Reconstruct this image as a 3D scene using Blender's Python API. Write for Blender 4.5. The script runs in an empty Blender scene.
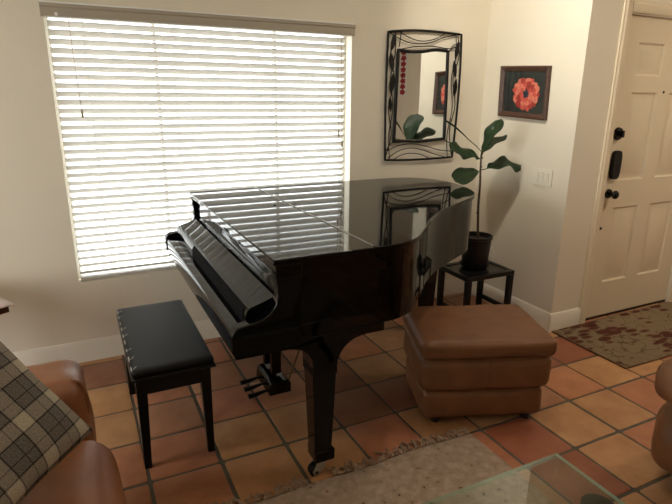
import bpy, bmesh, math, random
from mathutils import Vector, Matrix, noise
random.seed(7)
scene = bpy.context.scene
COL = scene.collection
PI = math.pi

# ------------------------------------------------------------------ helpers
def srgb(r, g, b):
    def f(c):
        c /= 255.0
        return c / 12.92 if c <= 0.04045 else ((c + 0.055) / 1.055) ** 2.4
    return (f(r), f(g), f(b), 1.0)

def new_mat(name):
    m = bpy.data.materials.new(name)
    m.use_nodes = True
    nt = m.node_tree
    return m, nt, nt.nodes['Principled BSDF']

def simple(name, col, rough=0.5, metal=0.0, var=0.0, scale=20.0, bump=0.0, bscale=200.0, coat=0.0, spec=0.5, stretch=(1, 1, 1)):
    m, nt, b = new_mat(name)
    b.inputs['Roughness'].default_value = rough
    b.inputs['Metallic'].default_value = metal
    b.inputs['Coat Weight'].default_value = coat
    b.inputs['Specular IOR Level'].default_value = spec
    tc = nt.nodes.new('ShaderNodeTexCoord')
    mp = nt.nodes.new('ShaderNodeMapping')
    mp.inputs['Scale'].default_value = stretch
    nt.links.new(tc.outputs['Object'], mp.inputs['Vector'])
    n = nt.nodes.new('ShaderNodeTexNoise')
    n.inputs['Scale'].default_value = scale
    n.inputs['Detail'].default_value = 5
    nt.links.new(mp.outputs[0], n.inputs['Vector'])
    r = nt.nodes.new('ShaderNodeValToRGB')
    lo = [max(0, c * (1 - var)) for c in col[:3]] + [1]
    hi = [min(1, c * (1 + var)) for c in col[:3]] + [1]
    r.color_ramp.elements[0].position = 0.3
    r.color_ramp.elements[0].color = lo
    r.color_ramp.elements[1].position = 0.7
    r.color_ramp.elements[1].color = hi
    nt.links.new(n.outputs['Fac'], r.inputs['Fac'])
    nt.links.new(r.outputs['Color'], b.inputs['Base Color'])
    if bump > 0:
        n2 = nt.nodes.new('ShaderNodeTexNoise')
        n2.inputs['Scale'].default_value = bscale
        n2.inputs['Detail'].default_value = 4
        nt.links.new(mp.outputs[0], n2.inputs['Vector'])
        bp = nt.nodes.new('ShaderNodeBump')
        bp.inputs['Strength'].default_value = bump
        bp.inputs['Distance'].default_value = 0.01
        nt.links.new(n2.outputs['Fac'], bp.inputs['Height'])
        nt.links.new(bp.outputs[0], b.inputs['Normal'])
    return m

def root(name, label, cat, loc=(0, 0, 0), rz=0.0, group=None):
    o = bpy.data.objects.new(name, None)
    COL.objects.link(o)
    o.location = loc
    o.rotation_euler = (0, 0, rz)
    o.empty_display_size = 0.1
    o['label'] = label
    o['category'] = cat
    if group:
        o['group'] = group
    return o

def root_of(p):
    while p.parent:
        p = p.parent
    return p

def obj(name, bm, mat, parent=None, smooth=35, bevel=0, segs=2, local=False, kind=None, label=None, solid=0, subd=0):
    """link a bmesh as one object; verts are world coordinates unless local"""
    if parent is not None and not local:
        r = root_of(parent)
        bmesh.ops.translate(bm, verts=bm.verts, vec=-Vector(r.location))
    bmesh.ops.recalc_face_normals(bm, faces=bm.faces)
    me = bpy.data.meshes.new(name)
    bm.to_mesh(me)
    bm.free()
    mats = mat if isinstance(mat, (list, tuple)) else [mat]
    for m in mats:
        me.materials.append(m)
    o = bpy.data.objects.new(name, me)
    COL.objects.link(o)
    if parent is not None:
        o.parent = parent
    if solid:
        md = o.modifiers.new('solid', 'SOLIDIFY')
        md.thickness = solid
        md.offset = 0
    if bevel:
        md = o.modifiers.new('bevel', 'BEVEL')
        md.width = bevel
        md.segments = segs
        md.limit_method = 'ANGLE'
        md.angle_limit = math.radians(40)
    if subd:
        md = o.modifiers.new('sub', 'SUBSURF')
        md.levels = subd
        md.render_levels = subd
    if smooth:
        for p in me.polygons:
            p.use_smooth = True
        if smooth < 180:
            me.set_sharp_from_angle(angle=math.radians(smooth))
    if kind:
        o['kind'] = kind
    if label:
        o['label'] = label
    return o

def tag(o, label, cat, group=None):
    o['label'] = label
    o['category'] = cat
    if group:
        o['group'] = group
    return o

def box(bm, x0, x1, y0, y1, z0, z1, mi=0):
    vs = [bm.verts.new(p) for p in ((x0, y0, z0), (x1, y0, z0), (x1, y1, z0), (x0, y1, z0), (x0, y0, z1), (x1, y0, z1), (x1, y1, z1), (x0, y1, z1))]
    for f in ((0, 3, 2, 1), (4, 5, 6, 7), (0, 1, 5, 4), (1, 2, 6, 5), (2, 3, 7, 6), (3, 0, 4, 7)):
        bm.faces.new([vs[i] for i in f]).material_index = mi
    return vs

def hexa(bm, bottom, top):
    """box from 4 bottom and 4 top points"""
    vs = [bm.verts.new(p) for p in list(bottom) + list(top)]
    for f in ((0, 3, 2, 1), (4, 5, 6, 7), (0, 1, 5, 4), (1, 2, 6, 5), (2, 3, 7, 6), (3, 0, 4, 7)):
        bm.faces.new([vs[i] for i in f])
    return vs

def taper(bm, cx, cy, z0, w0, d0, z1, w1, d1, cx1=None, cy1=None):
    cx1 = cx if cx1 is None else cx1
    cy1 = cy if cy1 is None else cy1
    q = lambda x, y, z, w, d: [(x - w / 2, y - d / 2, z), (x + w / 2, y - d / 2, z), (x + w / 2, y + d / 2, z), (x - w / 2, y + d / 2, z)]
    return hexa(bm, q(cx, cy, z0, w0, d0), q(cx1, cy1, z1, w1, d1))

def prism(bm, pts, axis, a, b):
    """extrude a 2D outline: axis 'z' pts=(x,y); axis 'y' pts=(x,z); axis 'x' pts=(y,z)"""
    def P(p, t):
        return {'z': (p[0], p[1], t), 'y': (p[0], t, p[1]), 'x': (t, p[0], p[1])}[axis]
    v0 = [bm.verts.new(P(p, a)) for p in pts]
    v1 = [bm.verts.new(P(p, b)) for p in pts]
    n = len(pts)
    bm.faces.new(v0)
    bm.faces.new(v1[::-1])
    for i in range(n):
        bm.faces.new((v0[i], v0[(i + 1) % n], v1[(i + 1) % n], v1[i]))
    return v0 + v1

def cyl(bm, p0, p1, r0, r1=None, n=20, caps=True):
    r1 = r0 if r1 is None else r1
    p0, p1 = Vector(p0), Vector(p1)
    d = (p1 - p0).normalized()
    u = d.orthogonal().normalized()
    w = d.cross(u)
    rings = []
    for p, r in ((p0, r0), (p1, r1)):
        rings.append([bm.verts.new(p + (u * math.cos(2 * PI * i / n) + w * math.sin(2 * PI * i / n)) * r) for i in range(n)])
    for i in range(n):
        bm.faces.new((rings[0][i], rings[0][(i + 1) % n], rings[1][(i + 1) % n], rings[1][i]))
    if caps:
        bm.faces.new(rings[0][::-1])
        bm.faces.new(rings[1])

def tube(bm, pts, r, n=8, closed=False):
    pts = [Vector(p) for p in pts]
    m = len(pts)
    rs = r if isinstance(r, (list, tuple)) else [r] * m
    rings = []
    u = None
    for i in range(m):
        if closed:
            d = (pts[(i + 1) % m] - pts[i - 1])
        else:
            d = pts[min(i + 1, m - 1)] - pts[max(i - 1, 0)]
        d.normalize()
        if u is None:
            u = d.orthogonal().normalized()
        else:
            u = (u - d * u.dot(d))
            u = u.normalized() if u.length > 1e-6 else d.orthogonal().normalized()
        w = d.cross(u)
        rings.append([bm.verts.new(pts[i] + (u * math.cos(2 * PI * k / n) + w * math.sin(2 * PI * k / n)) * rs[i]) for k in range(n)])
    for i in range(m if closed else m - 1):
        a, b = rings[i], rings[(i + 1) % m]
        for k in range(n):
            bm.faces.new((a[k], a[(k + 1) % n], b[(k + 1) % n], b[k]))
    if not closed:
        bm.faces.new(rings[0][::-1])
        bm.faces.new(rings[-1])

def lathe(bm, prof, cx=0, cy=0, n=32):
    """prof: list of (r,z)"""
    rings = []
    for r, z in prof:
        if r < 1e-6:
            rings.append([bm.verts.new((cx, cy, z))])
        else:
            rings.append([bm.verts.new((cx + r * math.cos(2 * PI * i / n), cy + r * math.sin(2 * PI * i / n), z)) for i in range(n)])
    for a, b in zip(rings, rings[1:]):
        if len(a) == 1 and len(b) == 1:
            continue
        for i in range(n):
            j = (i + 1) % n
            if len(a) == 1:
                bm.faces.new((a[0], b[i], b[j]))
            elif len(b) == 1:
                bm.faces.new((a[i], b[0], a[j]))
            else:
                bm.faces.new((a[i], b[i], b[j], a[j]))

def spline(pts, per=8, closed=False):
    """Catmull-Rom through points of any dimension"""
    out = []
    n = len(pts)
    segs = n if closed else n - 1
    for i in range(segs):
        if closed:
            p0, p1, p2, p3 = pts[i - 1], pts[i], pts[(i + 1) % n], pts[(i + 2) % n]
        else:
            p0, p1, p2, p3 = pts[max(i - 1, 0)], pts[i], pts[i + 1], pts[min(i + 2, n - 1)]
        for k in range(per):
            t = k / per
            out.append(tuple(0.5 * (2 * b + (c - a) * t + (2 * a - 5 * b + 4 * c - d) * t * t + (3 * b - a - 3 * c + d) * t ** 3) for a, b, c, d in zip(p0, p1, p2, p3)))
    if not closed:
        out.append(tuple(pts[-1]))
    return out

def soft_box(bm, c, s, r, puff=(0, 0, 0), N=14, wr=0.0, wscale=6.0, seed=0, M=None, shape=None):
    """rounded, slightly inflated box. c centre, s full sizes, r edge radius, puff bulge per axis"""
    hx, hy, hz = s[0] / 2, s[1] / 2, s[2] / 2
    cache = {}
    def vert(u, v, w):
        key = (round(u, 5), round(v, 5), round(w, 5))
        if key in cache:
            return cache[key]
        p = Vector((u * hx, v * hy, w * hz))
        q = Vector((max(-hx + r, min(hx - r, p.x)), max(-hy + r, min(hy - r, p.y)), max(-hz + r, min(hz - r, p.z))))
        d = p - q
        if d.length > 1e-7:
            p = q + d.normalized() * r
        ax = (1 - v * v) * (1 - w * w)
        ay = (1 - u * u) * (1 - w * w)
        az = (1 - u * u) * (1 - v * v)
        p.x += puff[0] * ax * u
        p.y += puff[1] * ay * v
        p.z += puff[2] * az * w
        if wr:
            k = noise.noise(Vector((p.x * wscale + seed * 3.1, p.y * wscale, p.z * wscale)))
            n = Vector((u ** 5, v ** 5, w ** 5))
            p += n * (k * wr)
        if shape:
            p = shape(p)
        if M is not None:
            p = M @ p
        cache[key] = bm.verts.new(p + Vector(c))
        return cache[key]
    # grid denser at the edges
    g = [math.sin((i / N - 0.5) * PI) for i in range(N + 1)]
    g = [0.55 * a + 0.45 * (2 * i / N - 1) for i, a in enumerate(g)]
    for ax in range(3):
        for sgn in (-1, 1):
            for i in range(N):
                for j in range(N):
                    q = []
                    for a, b in ((i, j), (i + 1, j), (i + 1, j + 1), (i, j + 1)):
                        t = [0, 0, 0]
                        t[ax] = sgn
                        t[(ax + 1) % 3] = g[a]
                        t[(ax + 2) % 3] = g[b]
                        q.append(vert(*t))
                    if sgn < 0:
                        q.reverse()
                    bm.faces.new(q)

B = bmesh.new

# ------------------------------------------------------------------ materials
M_wall = simple('wall paint', srgb(224, 215, 196), 0.75, var=0.02, scale=3, bump=0.05, bscale=120)
M_ceil = simple('ceiling paint', srgb(235, 228, 214), 0.85, var=0.01)
M_trim = simple('trim paint', srgb(228, 220, 204), 0.4, var=0.01)
M_door = simple('door paint', srgb(222, 208, 182), 0.42, var=0.015, scale=6)
M_reveal = simple('window reveal paint', srgb(240, 236, 226), 0.7)
M_vinyl = simple('white vinyl', srgb(238, 238, 236), 0.4)
M_black = simple('black piano lacquer', (0.0022, 0.0022, 0.0023, 1), 0.035, var=0.05, spec=0.26)
M_blacksatin = simple('black satin wood', (0.0045, 0.0044, 0.0045, 1), 0.3, var=0.2, scale=30, spec=.3)
M_blackmetal = simple('black iron', (0.010, 0.0095, 0.009, 1), 0.42, metal=0.4, var=0.2)
M_dark_rod = simple('dark rod', (0.012, 0.010, 0.009, 1), 0.4, metal=0.6)
M_brass = simple('dull brass', srgb(120, 100, 66), 0.32, metal=1.0)
M_steel = simple('polished steel', srgb(190, 186, 176), 0.35, metal=.6)
M_hinge = simple('hinge steel', srgb(150, 146, 138), 0.3, metal=1.0)
M_lever = simple('oil rubbed bronze', (0.004, 0.0035, 0.0035, 1), 0.4, metal=0.5)
M_vinylseat = simple('black vinyl', (0.004, 0.004, 0.004, 1), 0.45, spec=.2, var=0.2, scale=14, bump=0.12, bscale=350)
M_scuff = simple('worn vinyl', srgb(150, 148, 142), 0.6, var=0.3, scale=90)
M_leather = simple('tan leather', srgb(120, 79, 49), 0.46, var=0.16, scale=9, bump=0.18, bscale=260, spec=0.4)
M_leather2 = simple('cognac leather', srgb(138, 88, 56), 0.36, var=0.14, scale=7, bump=0.16, bscale=240, spec=0.5)
M_feet = simple('dark feet', (0.012, 0.009, 0.007, 1), 0.5)
M_pot = simple('black pot plastic', (0.006, 0.006, 0.0065, 1), 0.4)
M_soil = simple('potting soil', srgb(46, 34, 24), 0.95, var=0.5, scale=120, bump=0.6, bscale=90)
M_stem = simple('woody stem', srgb(66, 52, 36), 0.8, var=0.3, scale=60)
M_framewood = simple('dark brown frame wood', srgb(74, 47, 33), 0.45, var=0.3, scale=25, stretch=(1, 1, 6))
M_tablewood = simple('brown wood', srgb(84, 56, 36), 0.4, var=0.3, scale=18)
M_cloth = simple('pale cloth', srgb(205, 192, 186), 0.9, var=0.06, scale=60, bump=0.2, bscale=500)
M_plate = simple('ivory plastic', srgb(226, 219, 202), 0.38)
M_cord = simple('tan cord', srgb(176, 150, 112), 0.8)
M_whitecord = simple('white cord', srgb(215, 212, 205), 0.8)
M_tasselp = simple('tassel wood', srgb(150, 132, 106), 0.5)

# slats: painted faux wood that lets a little light through
M_slat, nt, b = new_mat('white slat')
b.inputs['Base Color'].default_value = srgb(200, 194, 184)
b.inputs['Roughness'].default_value = 0.45
tr = nt.nodes.new('ShaderNodeBsdfTranslucent')
tr.inputs['Color'].default_value = srgb(248, 246, 242)
mx = nt.nodes.new('ShaderNodeMixShader')
mx.inputs['Fac'].default_value = 0.03
nt.links.new(b.outputs[0], mx.inputs[1])
nt.links.new(tr.outputs[0], mx.inputs[2])
nt.links.new(mx.outputs[0], nt.nodes['Material Output'].inputs['Surface'])

def thin_glass(name, tint, ior=1.45, rough=0.0):
    m = bpy.data.materials.new(name)
    m.use_nodes = True
    nt = m.node_tree
    nt.nodes.remove(nt.nodes['Principled BSDF'])
    t = nt.nodes.new('ShaderNodeBsdfTransparent')
    t.inputs['Color'].default_value = tint
    g = nt.nodes.new('ShaderNodeBsdfGlossy')
    g.inputs['Roughness'].default_value = rough
    fr = nt.nodes.new('ShaderNodeFresnel')
    fr.inputs['IOR'].default_value = ior
    mx = nt.nodes.new('ShaderNodeMixShader')
    ge = nt.nodes.new('ShaderNodeNewGeometry')
    iv = nt.nodes.new('ShaderNodeMath'); iv.operation = 'SUBTRACT'; iv.inputs[0].default_value = 1.0
    nt.links.new(ge.outputs['Backfacing'], iv.inputs[1])
    ml = nt.nodes.new('ShaderNodeMath'); ml.operation = 'MULTIPLY'
    nt.links.new(fr.outputs[0], ml.inputs[0]); nt.links.new(iv.outputs[0], ml.inputs[1])
    nt.links.new(ml.outputs[0], mx.inputs['Fac'])
    nt.links.new(t.outputs[0], mx.inputs[1])
    nt.links.new(g.outputs[0], mx.inputs[2])
    nt.links.new(mx.outputs[0], nt.nodes['Material Output'].inputs['Surface'])
    return m
M_pane = thin_glass('window pane', (0.96, 0.98, 0.97, 1))
M_tableglass = thin_glass('table glass', (0.82, 0.88, 0.84, 1), 1.85)
M_picglass = thin_glass('picture glass', (0.97, 0.97, 0.97, 1))
M_glassedge = thin_glass('green glass edge', (0.80, 0.92, 0.86, 1), 1.6)
nt = M_glassedge.node_tree
old = nt.nodes['Material Output'].inputs['Surface'].links[0].from_socket
pe = nt.nodes.new('ShaderNodeBsdfPrincipled')
pe.inputs['Base Color'].default_value = srgb(196, 214, 200)  # pale mix paints a highlight into the green edge
pe.inputs['Roughness'].default_value = .2
me_ = nt.nodes.new('ShaderNodeMixShader')
me_.inputs['Fac'].default_value = .5
nt.links.new(old, me_.inputs[1])
nt.links.new(pe.outputs[0], me_.inputs[2])
nt.links.new(me_.outputs[0], nt.nodes['Material Output'].inputs['Surface'])
M_mirror = simple('mirror silver', (0.86, 0.88, 0.87, 1), 0.01, metal=1.0)

# leaf
M_leaf, nt, b = new_mat('fig leaf')
tc = nt.nodes.new('ShaderNodeTexCoord')
n = nt.nodes.new('ShaderNodeTexNoise')
n.inputs['Scale'].default_value = 18
nt.links.new(tc.outputs['Object'], n.inputs['Vector'])
r = nt.nodes.new('ShaderNodeValToRGB')
r.color_ramp.elements[0].color = srgb(15, 34, 15)
r.color_ramp.elements[1].color = srgb(34, 58, 27)
nt.links.new(n.outputs['Fac'], r.inputs['Fac'])
nt.links.new(r.outputs['Color'], b.inputs['Base Color'])
b.inputs['Roughness'].default_value = 0.5
b.inputs['Specular IOR Level'].default_value = 0.25

# floor tiles: colour per tile is an attribute, mottled with noise
M_tile, nt, b = new_mat('saltillo tile')
at = nt.nodes.new('ShaderNodeAttribute')
at.attribute_name = 'tile_color'
tc = nt.nodes.new('ShaderNodeTexCoord')
n = nt.nodes.new('ShaderNodeTexNoise')
n.inputs['Scale'].default_value = 5.5
n.inputs['Detail'].default_value = 6
n.inputs['Roughness'].default_value = 0.6
nt.links.new(tc.outputs['Object'], n.inputs['Vector'])
r = nt.nodes.new('ShaderNodeValToRGB')
r.color_ramp.elements[0].position = 0.32
r.color_ramp.elements[0].color = (0.72, 0.58, 0.5, 1)
r.color_ramp.elements[1].position = 0.66
r.color_ramp.elements[1].color = (1.16, 1.14, 1.1, 1)
nt.links.new(n.outputs['Fac'], r.inputs['Fac'])
mm = nt.nodes.new('ShaderNodeMix')
mm.data_type = 'RGBA'
mm.blend_type = 'MULTIPLY'
mm.inputs['Factor'].default_value = 0.75
nt.links.new(at.outputs['Color'], mm.inputs['A'])
nt.links.new(r.outputs['Color'], mm.inputs['B'])
nt.links.new(mm.outputs['Result'], b.inputs['Base Color'])
b.inputs['Roughness'].default_value = 0.42
n2 = nt.nodes.new('ShaderNodeTexNoise')
n2.inputs['Scale'].default_value = 30
nt.links.new(tc.outputs['Object'], n2.inputs['Vector'])
bp = nt.nodes.new('ShaderNodeBump')
bp.inputs['Strength'].default_value = 0.12
bp.inputs['Distance'].default_value = 0.01
nt.links.new(n2.outputs['Fac'], bp.inputs['Height'])
nt.links.new(bp.outputs[0], b.inputs['Normal'])
M_grout = simple('grey grout', srgb(92, 86, 74), 0.85, var=0.2, scale=25)

# woven rug, speckled
def rug_material():
    m, nt, b = new_mat('speckled wool rug')
    tc = nt.nodes.new('ShaderNodeTexCoord')
    v = nt.nodes.new('ShaderNodeTexNoise')
    v.inputs['Scale'].default_value = 30
    v.inputs['Detail'].default_value = 2
    nt.links.new(tc.outputs['Object'], v.inputs['Vector'])
    r = nt.nodes.new('ShaderNodeValToRGB')
    e = r.color_ramp.elements
    e[0].position = 0.25; e[0].color = srgb(92, 62, 48)
    e[1].position = 0.33; e[1].color = srgb(160, 139, 120)
    x = r.color_ramp.elements.new(0.55); x.color = srgb(175, 153, 133)
    x = r.color_ramp.elements.new(0.72); x.color = srgb(187, 165, 145)
    x = r.color_ramp.elements.new(0.78); x.color = srgb(150, 104, 80)
    nt.links.new(v.outputs['Fac'], r.inputs['Fac'])
    nt.links.new(r.outputs['Color'], b.inputs['Base Color'])
    b.inputs['Roughness'].default_value = 0.95
    b.inputs['Specular IOR Level'].default_value = 0.1
    n2 = nt.nodes.new('ShaderNodeTexNoise')
    n2.inputs['Scale'].default_value = 220
    nt.links.new(tc.outputs['Object'], n2.inputs['Vector'])
    bp = nt.nodes.new('ShaderNodeBump')
    bp.inputs['Strength'].default_value = 0.5
    bp.inputs['Distance'].default_value = 0.01
    nt.links.new(n2.outputs['Fac'], bp.inputs['Height'])
    nt.links.new(bp.outputs[0], b.inputs['Normal'])
    return m
M_rug = rug_material()
M_fringe = simple('rug fringe wool', srgb(160, 134, 112), 0.95, var=0.35, scale=40)

def mat_material():
    m, nt, b = new_mat('patterned entry rug')
    tc = nt.nodes.new('ShaderNodeTexCoord')
    mp = nt.nodes.new('ShaderNodeMapping')
    mp.inputs['Rotation'].default_value = (0, 0, 0.15)
    mp.inputs['Scale'].default_value = (8, 19, 7)
    nt.links.new(tc.outputs['Object'], mp.inputs['Vector'])
    v = nt.nodes.new('ShaderNodeTexVoronoi')
    v.inputs['Scale'].default_value = 1.0
    v.inputs['Randomness'].default_value = 0.75
    nt.links.new(mp.outputs[0], v.inputs['Vector'])
    n = nt.nodes.new('ShaderNodeTexNoise')
    n.inputs['Scale'].default_value = 2.6
    n.inputs['Detail'].default_value = 1
    nt.links.new(tc.outputs['Object'], n.inputs['Vector'])
    # leaf blobs only where the slow noise is high
    ad = nt.nodes.new('ShaderNodeMath'); ad.operation = 'MULTIPLY_ADD'
    ad.inputs[1].default_value = 1.6; ad.inputs[2].default_value = -0.33
    nt.links.new(n.outputs['Fac'], ad.inputs[0])
    sb = nt.nodes.new('ShaderNodeMath'); sb.operation = 'SUBTRACT'
    nt.links.new(ad.outputs[0], sb.inputs[0])
    nt.links.new(v.outputs['Distance'], sb.inputs[1])
    r = nt.nodes.new('ShaderNodeValToRGB')
    e = r.color_ramp.elements
    e[0].position = 0.0; e[0].color = srgb(124, 107, 83)
    e[1].position = 0.2; e[1].color = srgb(84, 48, 38)
    nt.links.new(sb.outputs[0], r.inputs['Fac'])
    w = nt.nodes.new('ShaderNodeTexNoise')
    w.inputs['Scale'].default_value = 11
    w.inputs['Detail'].default_value = 0
    nt.links.new(tc.outputs['Object'], w.inputs['Vector'])
    r2 = nt.nodes.new('ShaderNodeValToRGB')
    e = r2.color_ramp.elements
    e[0].position = 0.475; e[0].color = (1, 1, 1, 1)
    e[1].position = 0.525; e[1].color = (1, 1, 1, 1)
    x = e.new(0.5); x.color = (0.45, 0.4, 0.34, 1)
    nt.links.new(w.outputs['Fac'], r2.inputs['Fac'])
    mm = nt.nodes.new('ShaderNodeMix'); mm.data_type = 'RGBA'; mm.blend_type = 'MULTIPLY'
    mm.inputs['Factor'].default_value = 1
    nt.links.new(r.outputs['Color'], mm.inputs['A'])
    nt.links.new(r2.outputs['Color'], mm.inputs['B'])
    nt.links.new(mm.outputs['Result'], b.inputs['Base Color'])
    b.inputs['Roughness'].default_value = 0.95
    b.inputs['Specular IOR Level'].default_value = 0.1
    return m
M_mat = mat_material()
M_matedge = simple('rug binding', srgb(112, 86, 64), 0.9, var=0.2)

def plaid_material():
    m, nt, b = new_mat('grey plaid wool')
    uv = nt.nodes.new('ShaderNodeTexCoord')
    sep = nt.nodes.new('ShaderNodeSeparateXYZ')
    nt.links.new(uv.outputs['UV'], sep.inputs[0])
    def band(sock, mult, lo, hi):
        mu = nt.nodes.new('ShaderNodeMath'); mu.operation = 'MULTIPLY'; mu.inputs[1].default_value = mult
        nt.links.new(sock, mu.inputs[0])
        fr = nt.nodes.new('ShaderNodeMath'); fr.operation = 'FRACT'
        nt.links.new(mu.outputs[0], fr.inputs[0])
        a = nt.nodes.new('ShaderNodeMath'); a.operation = 'GREATER_THAN'; a.inputs[1].default_value = lo
        c = nt.nodes.new('ShaderNodeMath'); c.operation = 'LESS_THAN'; c.inputs[1].default_value = hi
        nt.links.new(fr.outputs[0], a.inputs[0]); nt.links.new(fr.outputs[0], c.inputs[0])
        p = nt.nodes.new('ShaderNodeMath'); p.operation = 'MULTIPLY'
        nt.links.new(a.outputs[0], p.inputs[0]); nt.links.new(c.outputs[0], p.inputs[1])
        return p.outputs[0]
    def add(a, c, op='ADD'):
        q = nt.nodes.new('ShaderNodeMath'); q.operation = op
        nt.links.new(a, q.inputs[0]); nt.links.new(c, q.inputs[1])
        return q.outputs[0]
    K = 3.6
    wide = add(band(sep.outputs['X'], K, 0.1, 0.42), band(sep.outputs['Y'], K, 0.1, 0.42))
    dark = add(add(band(sep.outputs['X'], K, 0.06, 0.085), band(sep.outputs['Y'], K, 0.06, 0.085)), add(band(sep.outputs['X'], K, 0.44, 0.465), band(sep.outputs['Y'], K, 0.44, 0.465)))
    dark2 = add(band(sep.outputs['X'], K, 0.7, 0.72), band(sep.outputs['Y'], K, 0.7, 0.72))
    nz = nt.nodes.new('ShaderNodeTexNoise')
    nz.inputs['Scale'].default_value = 110
    nz.inputs['Detail'].default_value = 3
    nt.links.new(uv.outputs['UV'], nz.inputs['Vector'])
    k = nt.nodes.new('ShaderNodeMath'); k.operation = 'MULTIPLY_ADD'
    k.inputs[1].default_value = 0.26; k.inputs[2].default_value = 0.0
    nt.links.new(wide, k.inputs[0])
    k2 = nt.nodes.new('ShaderNodeMath'); k2.operation = 'MULTIPLY_ADD'
    k2.inputs[1].default_value = -0.32
    nt.links.new(add(dark, dark2), k2.inputs[0]); nt.links.new(k.outputs[0], k2.inputs[2])
    k3 = nt.nodes.new('ShaderNodeMath'); k3.operation = 'MULTIPLY_ADD'
    k3.inputs[1].default_value = 0.75
    nt.links.new(nz.outputs['Fac'], k3.inputs[0]); nt.links.new(k2.outputs[0], k3.inputs[2])
    r = nt.nodes.new('ShaderNodeValToRGB')
    e = r.color_ramp.elements
    e[0].position = 0.1; e[0].color = srgb(50, 47, 45)
    e[1].position = 1.0; e[1].color = srgb(192, 182, 160)
    x = e.new(0.4); x.color = srgb(112, 106, 100)
    x = e.new(0.66); x.color = srgb(144, 136, 124)
    nt.links.new(k3.outputs[0], r.inputs['Fac'])
    nt.links.new(r.outputs['Color'], b.inputs['Base Color'])
    b.inputs['Roughness'].default_value = 0.95
    b.inputs['Specular IOR Level'].default_value = 0.1
    bp = nt.nodes.new('ShaderNodeBump'); bp.inputs['Strength'].default_value = 0.6; bp.inputs['Distance'].default_value = 0.004
    nt.links.new(nz.outputs['Fac'], bp.inputs['Height'])
    nt.links.new(bp.outputs[0], b.inputs['Normal'])
    return m
M_plaid = plaid_material()

# ------------------------------------------------------------------ room numbers (metres, camera above the origin)
YB = 3.32          # window wall
XR = 2.86          # short right wall
YD = 2.43          # door wall
XL, YF, XE = -2.7, -2.6, 4.9
ZC = 2.75
T = 0.3048
GX, GY = 0.1322, 2.3424

# floor -----------------------------------------------------------------
tilecol = {
 'R': (178, 119, 88), 'O': (181, 124, 88), 'Y': (187, 141, 98), 'T': (168, 129, 93), 'D': (146, 101, 78), 'N': (170, 121, 90), 'Q': (152, 92, 66)}
tmap = {(-1,-3):'D',(-1,-2):'Y',(-1,-1):'Y',(-1,0):'O',(-1,1):'O',(-2,-3):'D',(-2,-2):'T',
 (0,-3):'R',(0,-2):'R',(0,-1):'N',(0,0):'R',(0,1):'O',
 (1,-3):'R',(1,-2):'N',(1,-1):'R',(1,0):'Y',(1,1):'Y',
 (2,-3):'O',(2,-2):'D',(2,-1):'N',(2,0):'T',(2,1):'Y',
 (3,-2):'N',(3,-1):'D',(3,0):'D',(3,1):'R',(4,-2):'O',(4,-1):'T',(4,0):'D',(4,1):'Y',
 (5,-2):'T',(5,-1):'T',(5,0):'N',(5,1):'T',(5,2):'Q',(4,2):'R',(3,2):'T',(2,2):'O',(5,3):'Q',(4,3):'T',
 (6,1):'N',(6,2):'Y',(6,3):'Y',(6,0):'O',(7,0):'Q',(7,1):'O',(7,2):'Y',(7,3):'R',(8,0):'Q',(8,1):'Y',(8,2):'R',(8,3):'O',
 (9,0):'O',(9,1):'Y',(9,2):'R',(6,4):'T',(7,4):'O'}
bm = B()
cl = bm.loops.layers.float_color.new('tile_color')
rnd = random.Random(11)
i0, i1 = int((XL - GX) / T) - 2, int((XE - GX) / T) + 2
for i in range(i0, i1):
    for j in range(-5, 18):
        x0, x1 = GX + i * T, GX + (i + 1) * T
        y1, y0 = GY - j * T, GY - (j + 1) * T
        g = 0.0072
        jit = lambda: rnd.uniform(-0.0022, 0.0022)
        x0, x1, y0, y1 = x0 + g + jit(), x1 - g + jit(), y0 + g + jit(), y1 - g + jit()
        if x1 < XL or x0 > XE or y1 < YF or y0 > YB or (x0 > XR and y0 > YD + 0.1):
            continue
        x0, x1, y0, y1 = max(x0, XL - 0.01), min(x1, XE + 0.01), max(y0, YF - 0.01), min(y1, YB + 0.01)
        if x1 - x0 < 0.03 or y1 - y0 < 0.03:
            continue
        key = tmap.get((i, j)) or rnd.choice('RONTYYODT')
        c = srgb(*tilecol[key])
        k = rnd.uniform(0.93, 1.07)
        c = (c[0] * k, c[1] * k, c[2] * k, 1)
        rc = 0.012
        def ring(ins, z):
            pts = []
            for cx, cy, a0 in ((x1 - rc, y1 - rc, 0), (x0 + rc, y1 - rc, 90), (x0 + rc, y0 + rc, 180), (x1 - rc, y0 + rc, 270)):
                for q in range(3):
                    a = math.radians(a0 + 45 * q)
                    pts.append(bm.verts.new((cx + (rc - ins) * math.cos(a), cy + (rc - ins) * math.sin(a), z)))
            return pts
        ra, rb, rcg = ring(0, -0.006), ring(0.0015, -0.0015), ring(0.007, 0.0)
        fs = [bm.faces.new(rcg)]
        for p, q in ((ra, rb), (rb, rcg)):
            for s in range(12):
                fs.append(bm.faces.new((p[s], p[(s + 1) % 12], q[(s + 1) % 12], q[s])))
        for f in fs:
            for lp in f.loops:
                lp[cl] = c
gv = [bm.verts.new(p) for p in ((XL - .2, YF - .2, -0.0045), (XE + .2, YF - .2, -0.0045), (XE + .2, YB + .2, -0.0045), (XL - .2, YB + .2, -0.0045))]
f = bm.faces.new(gv)
f.material_index = 1
gv2 = box(bm, XL - .2, XE + .2, YF - .2, YB + .2, -0.08, -0.02, 1)
obj('floor', bm, [M_tile, M_grout], kind='structure', smooth=30)

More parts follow.
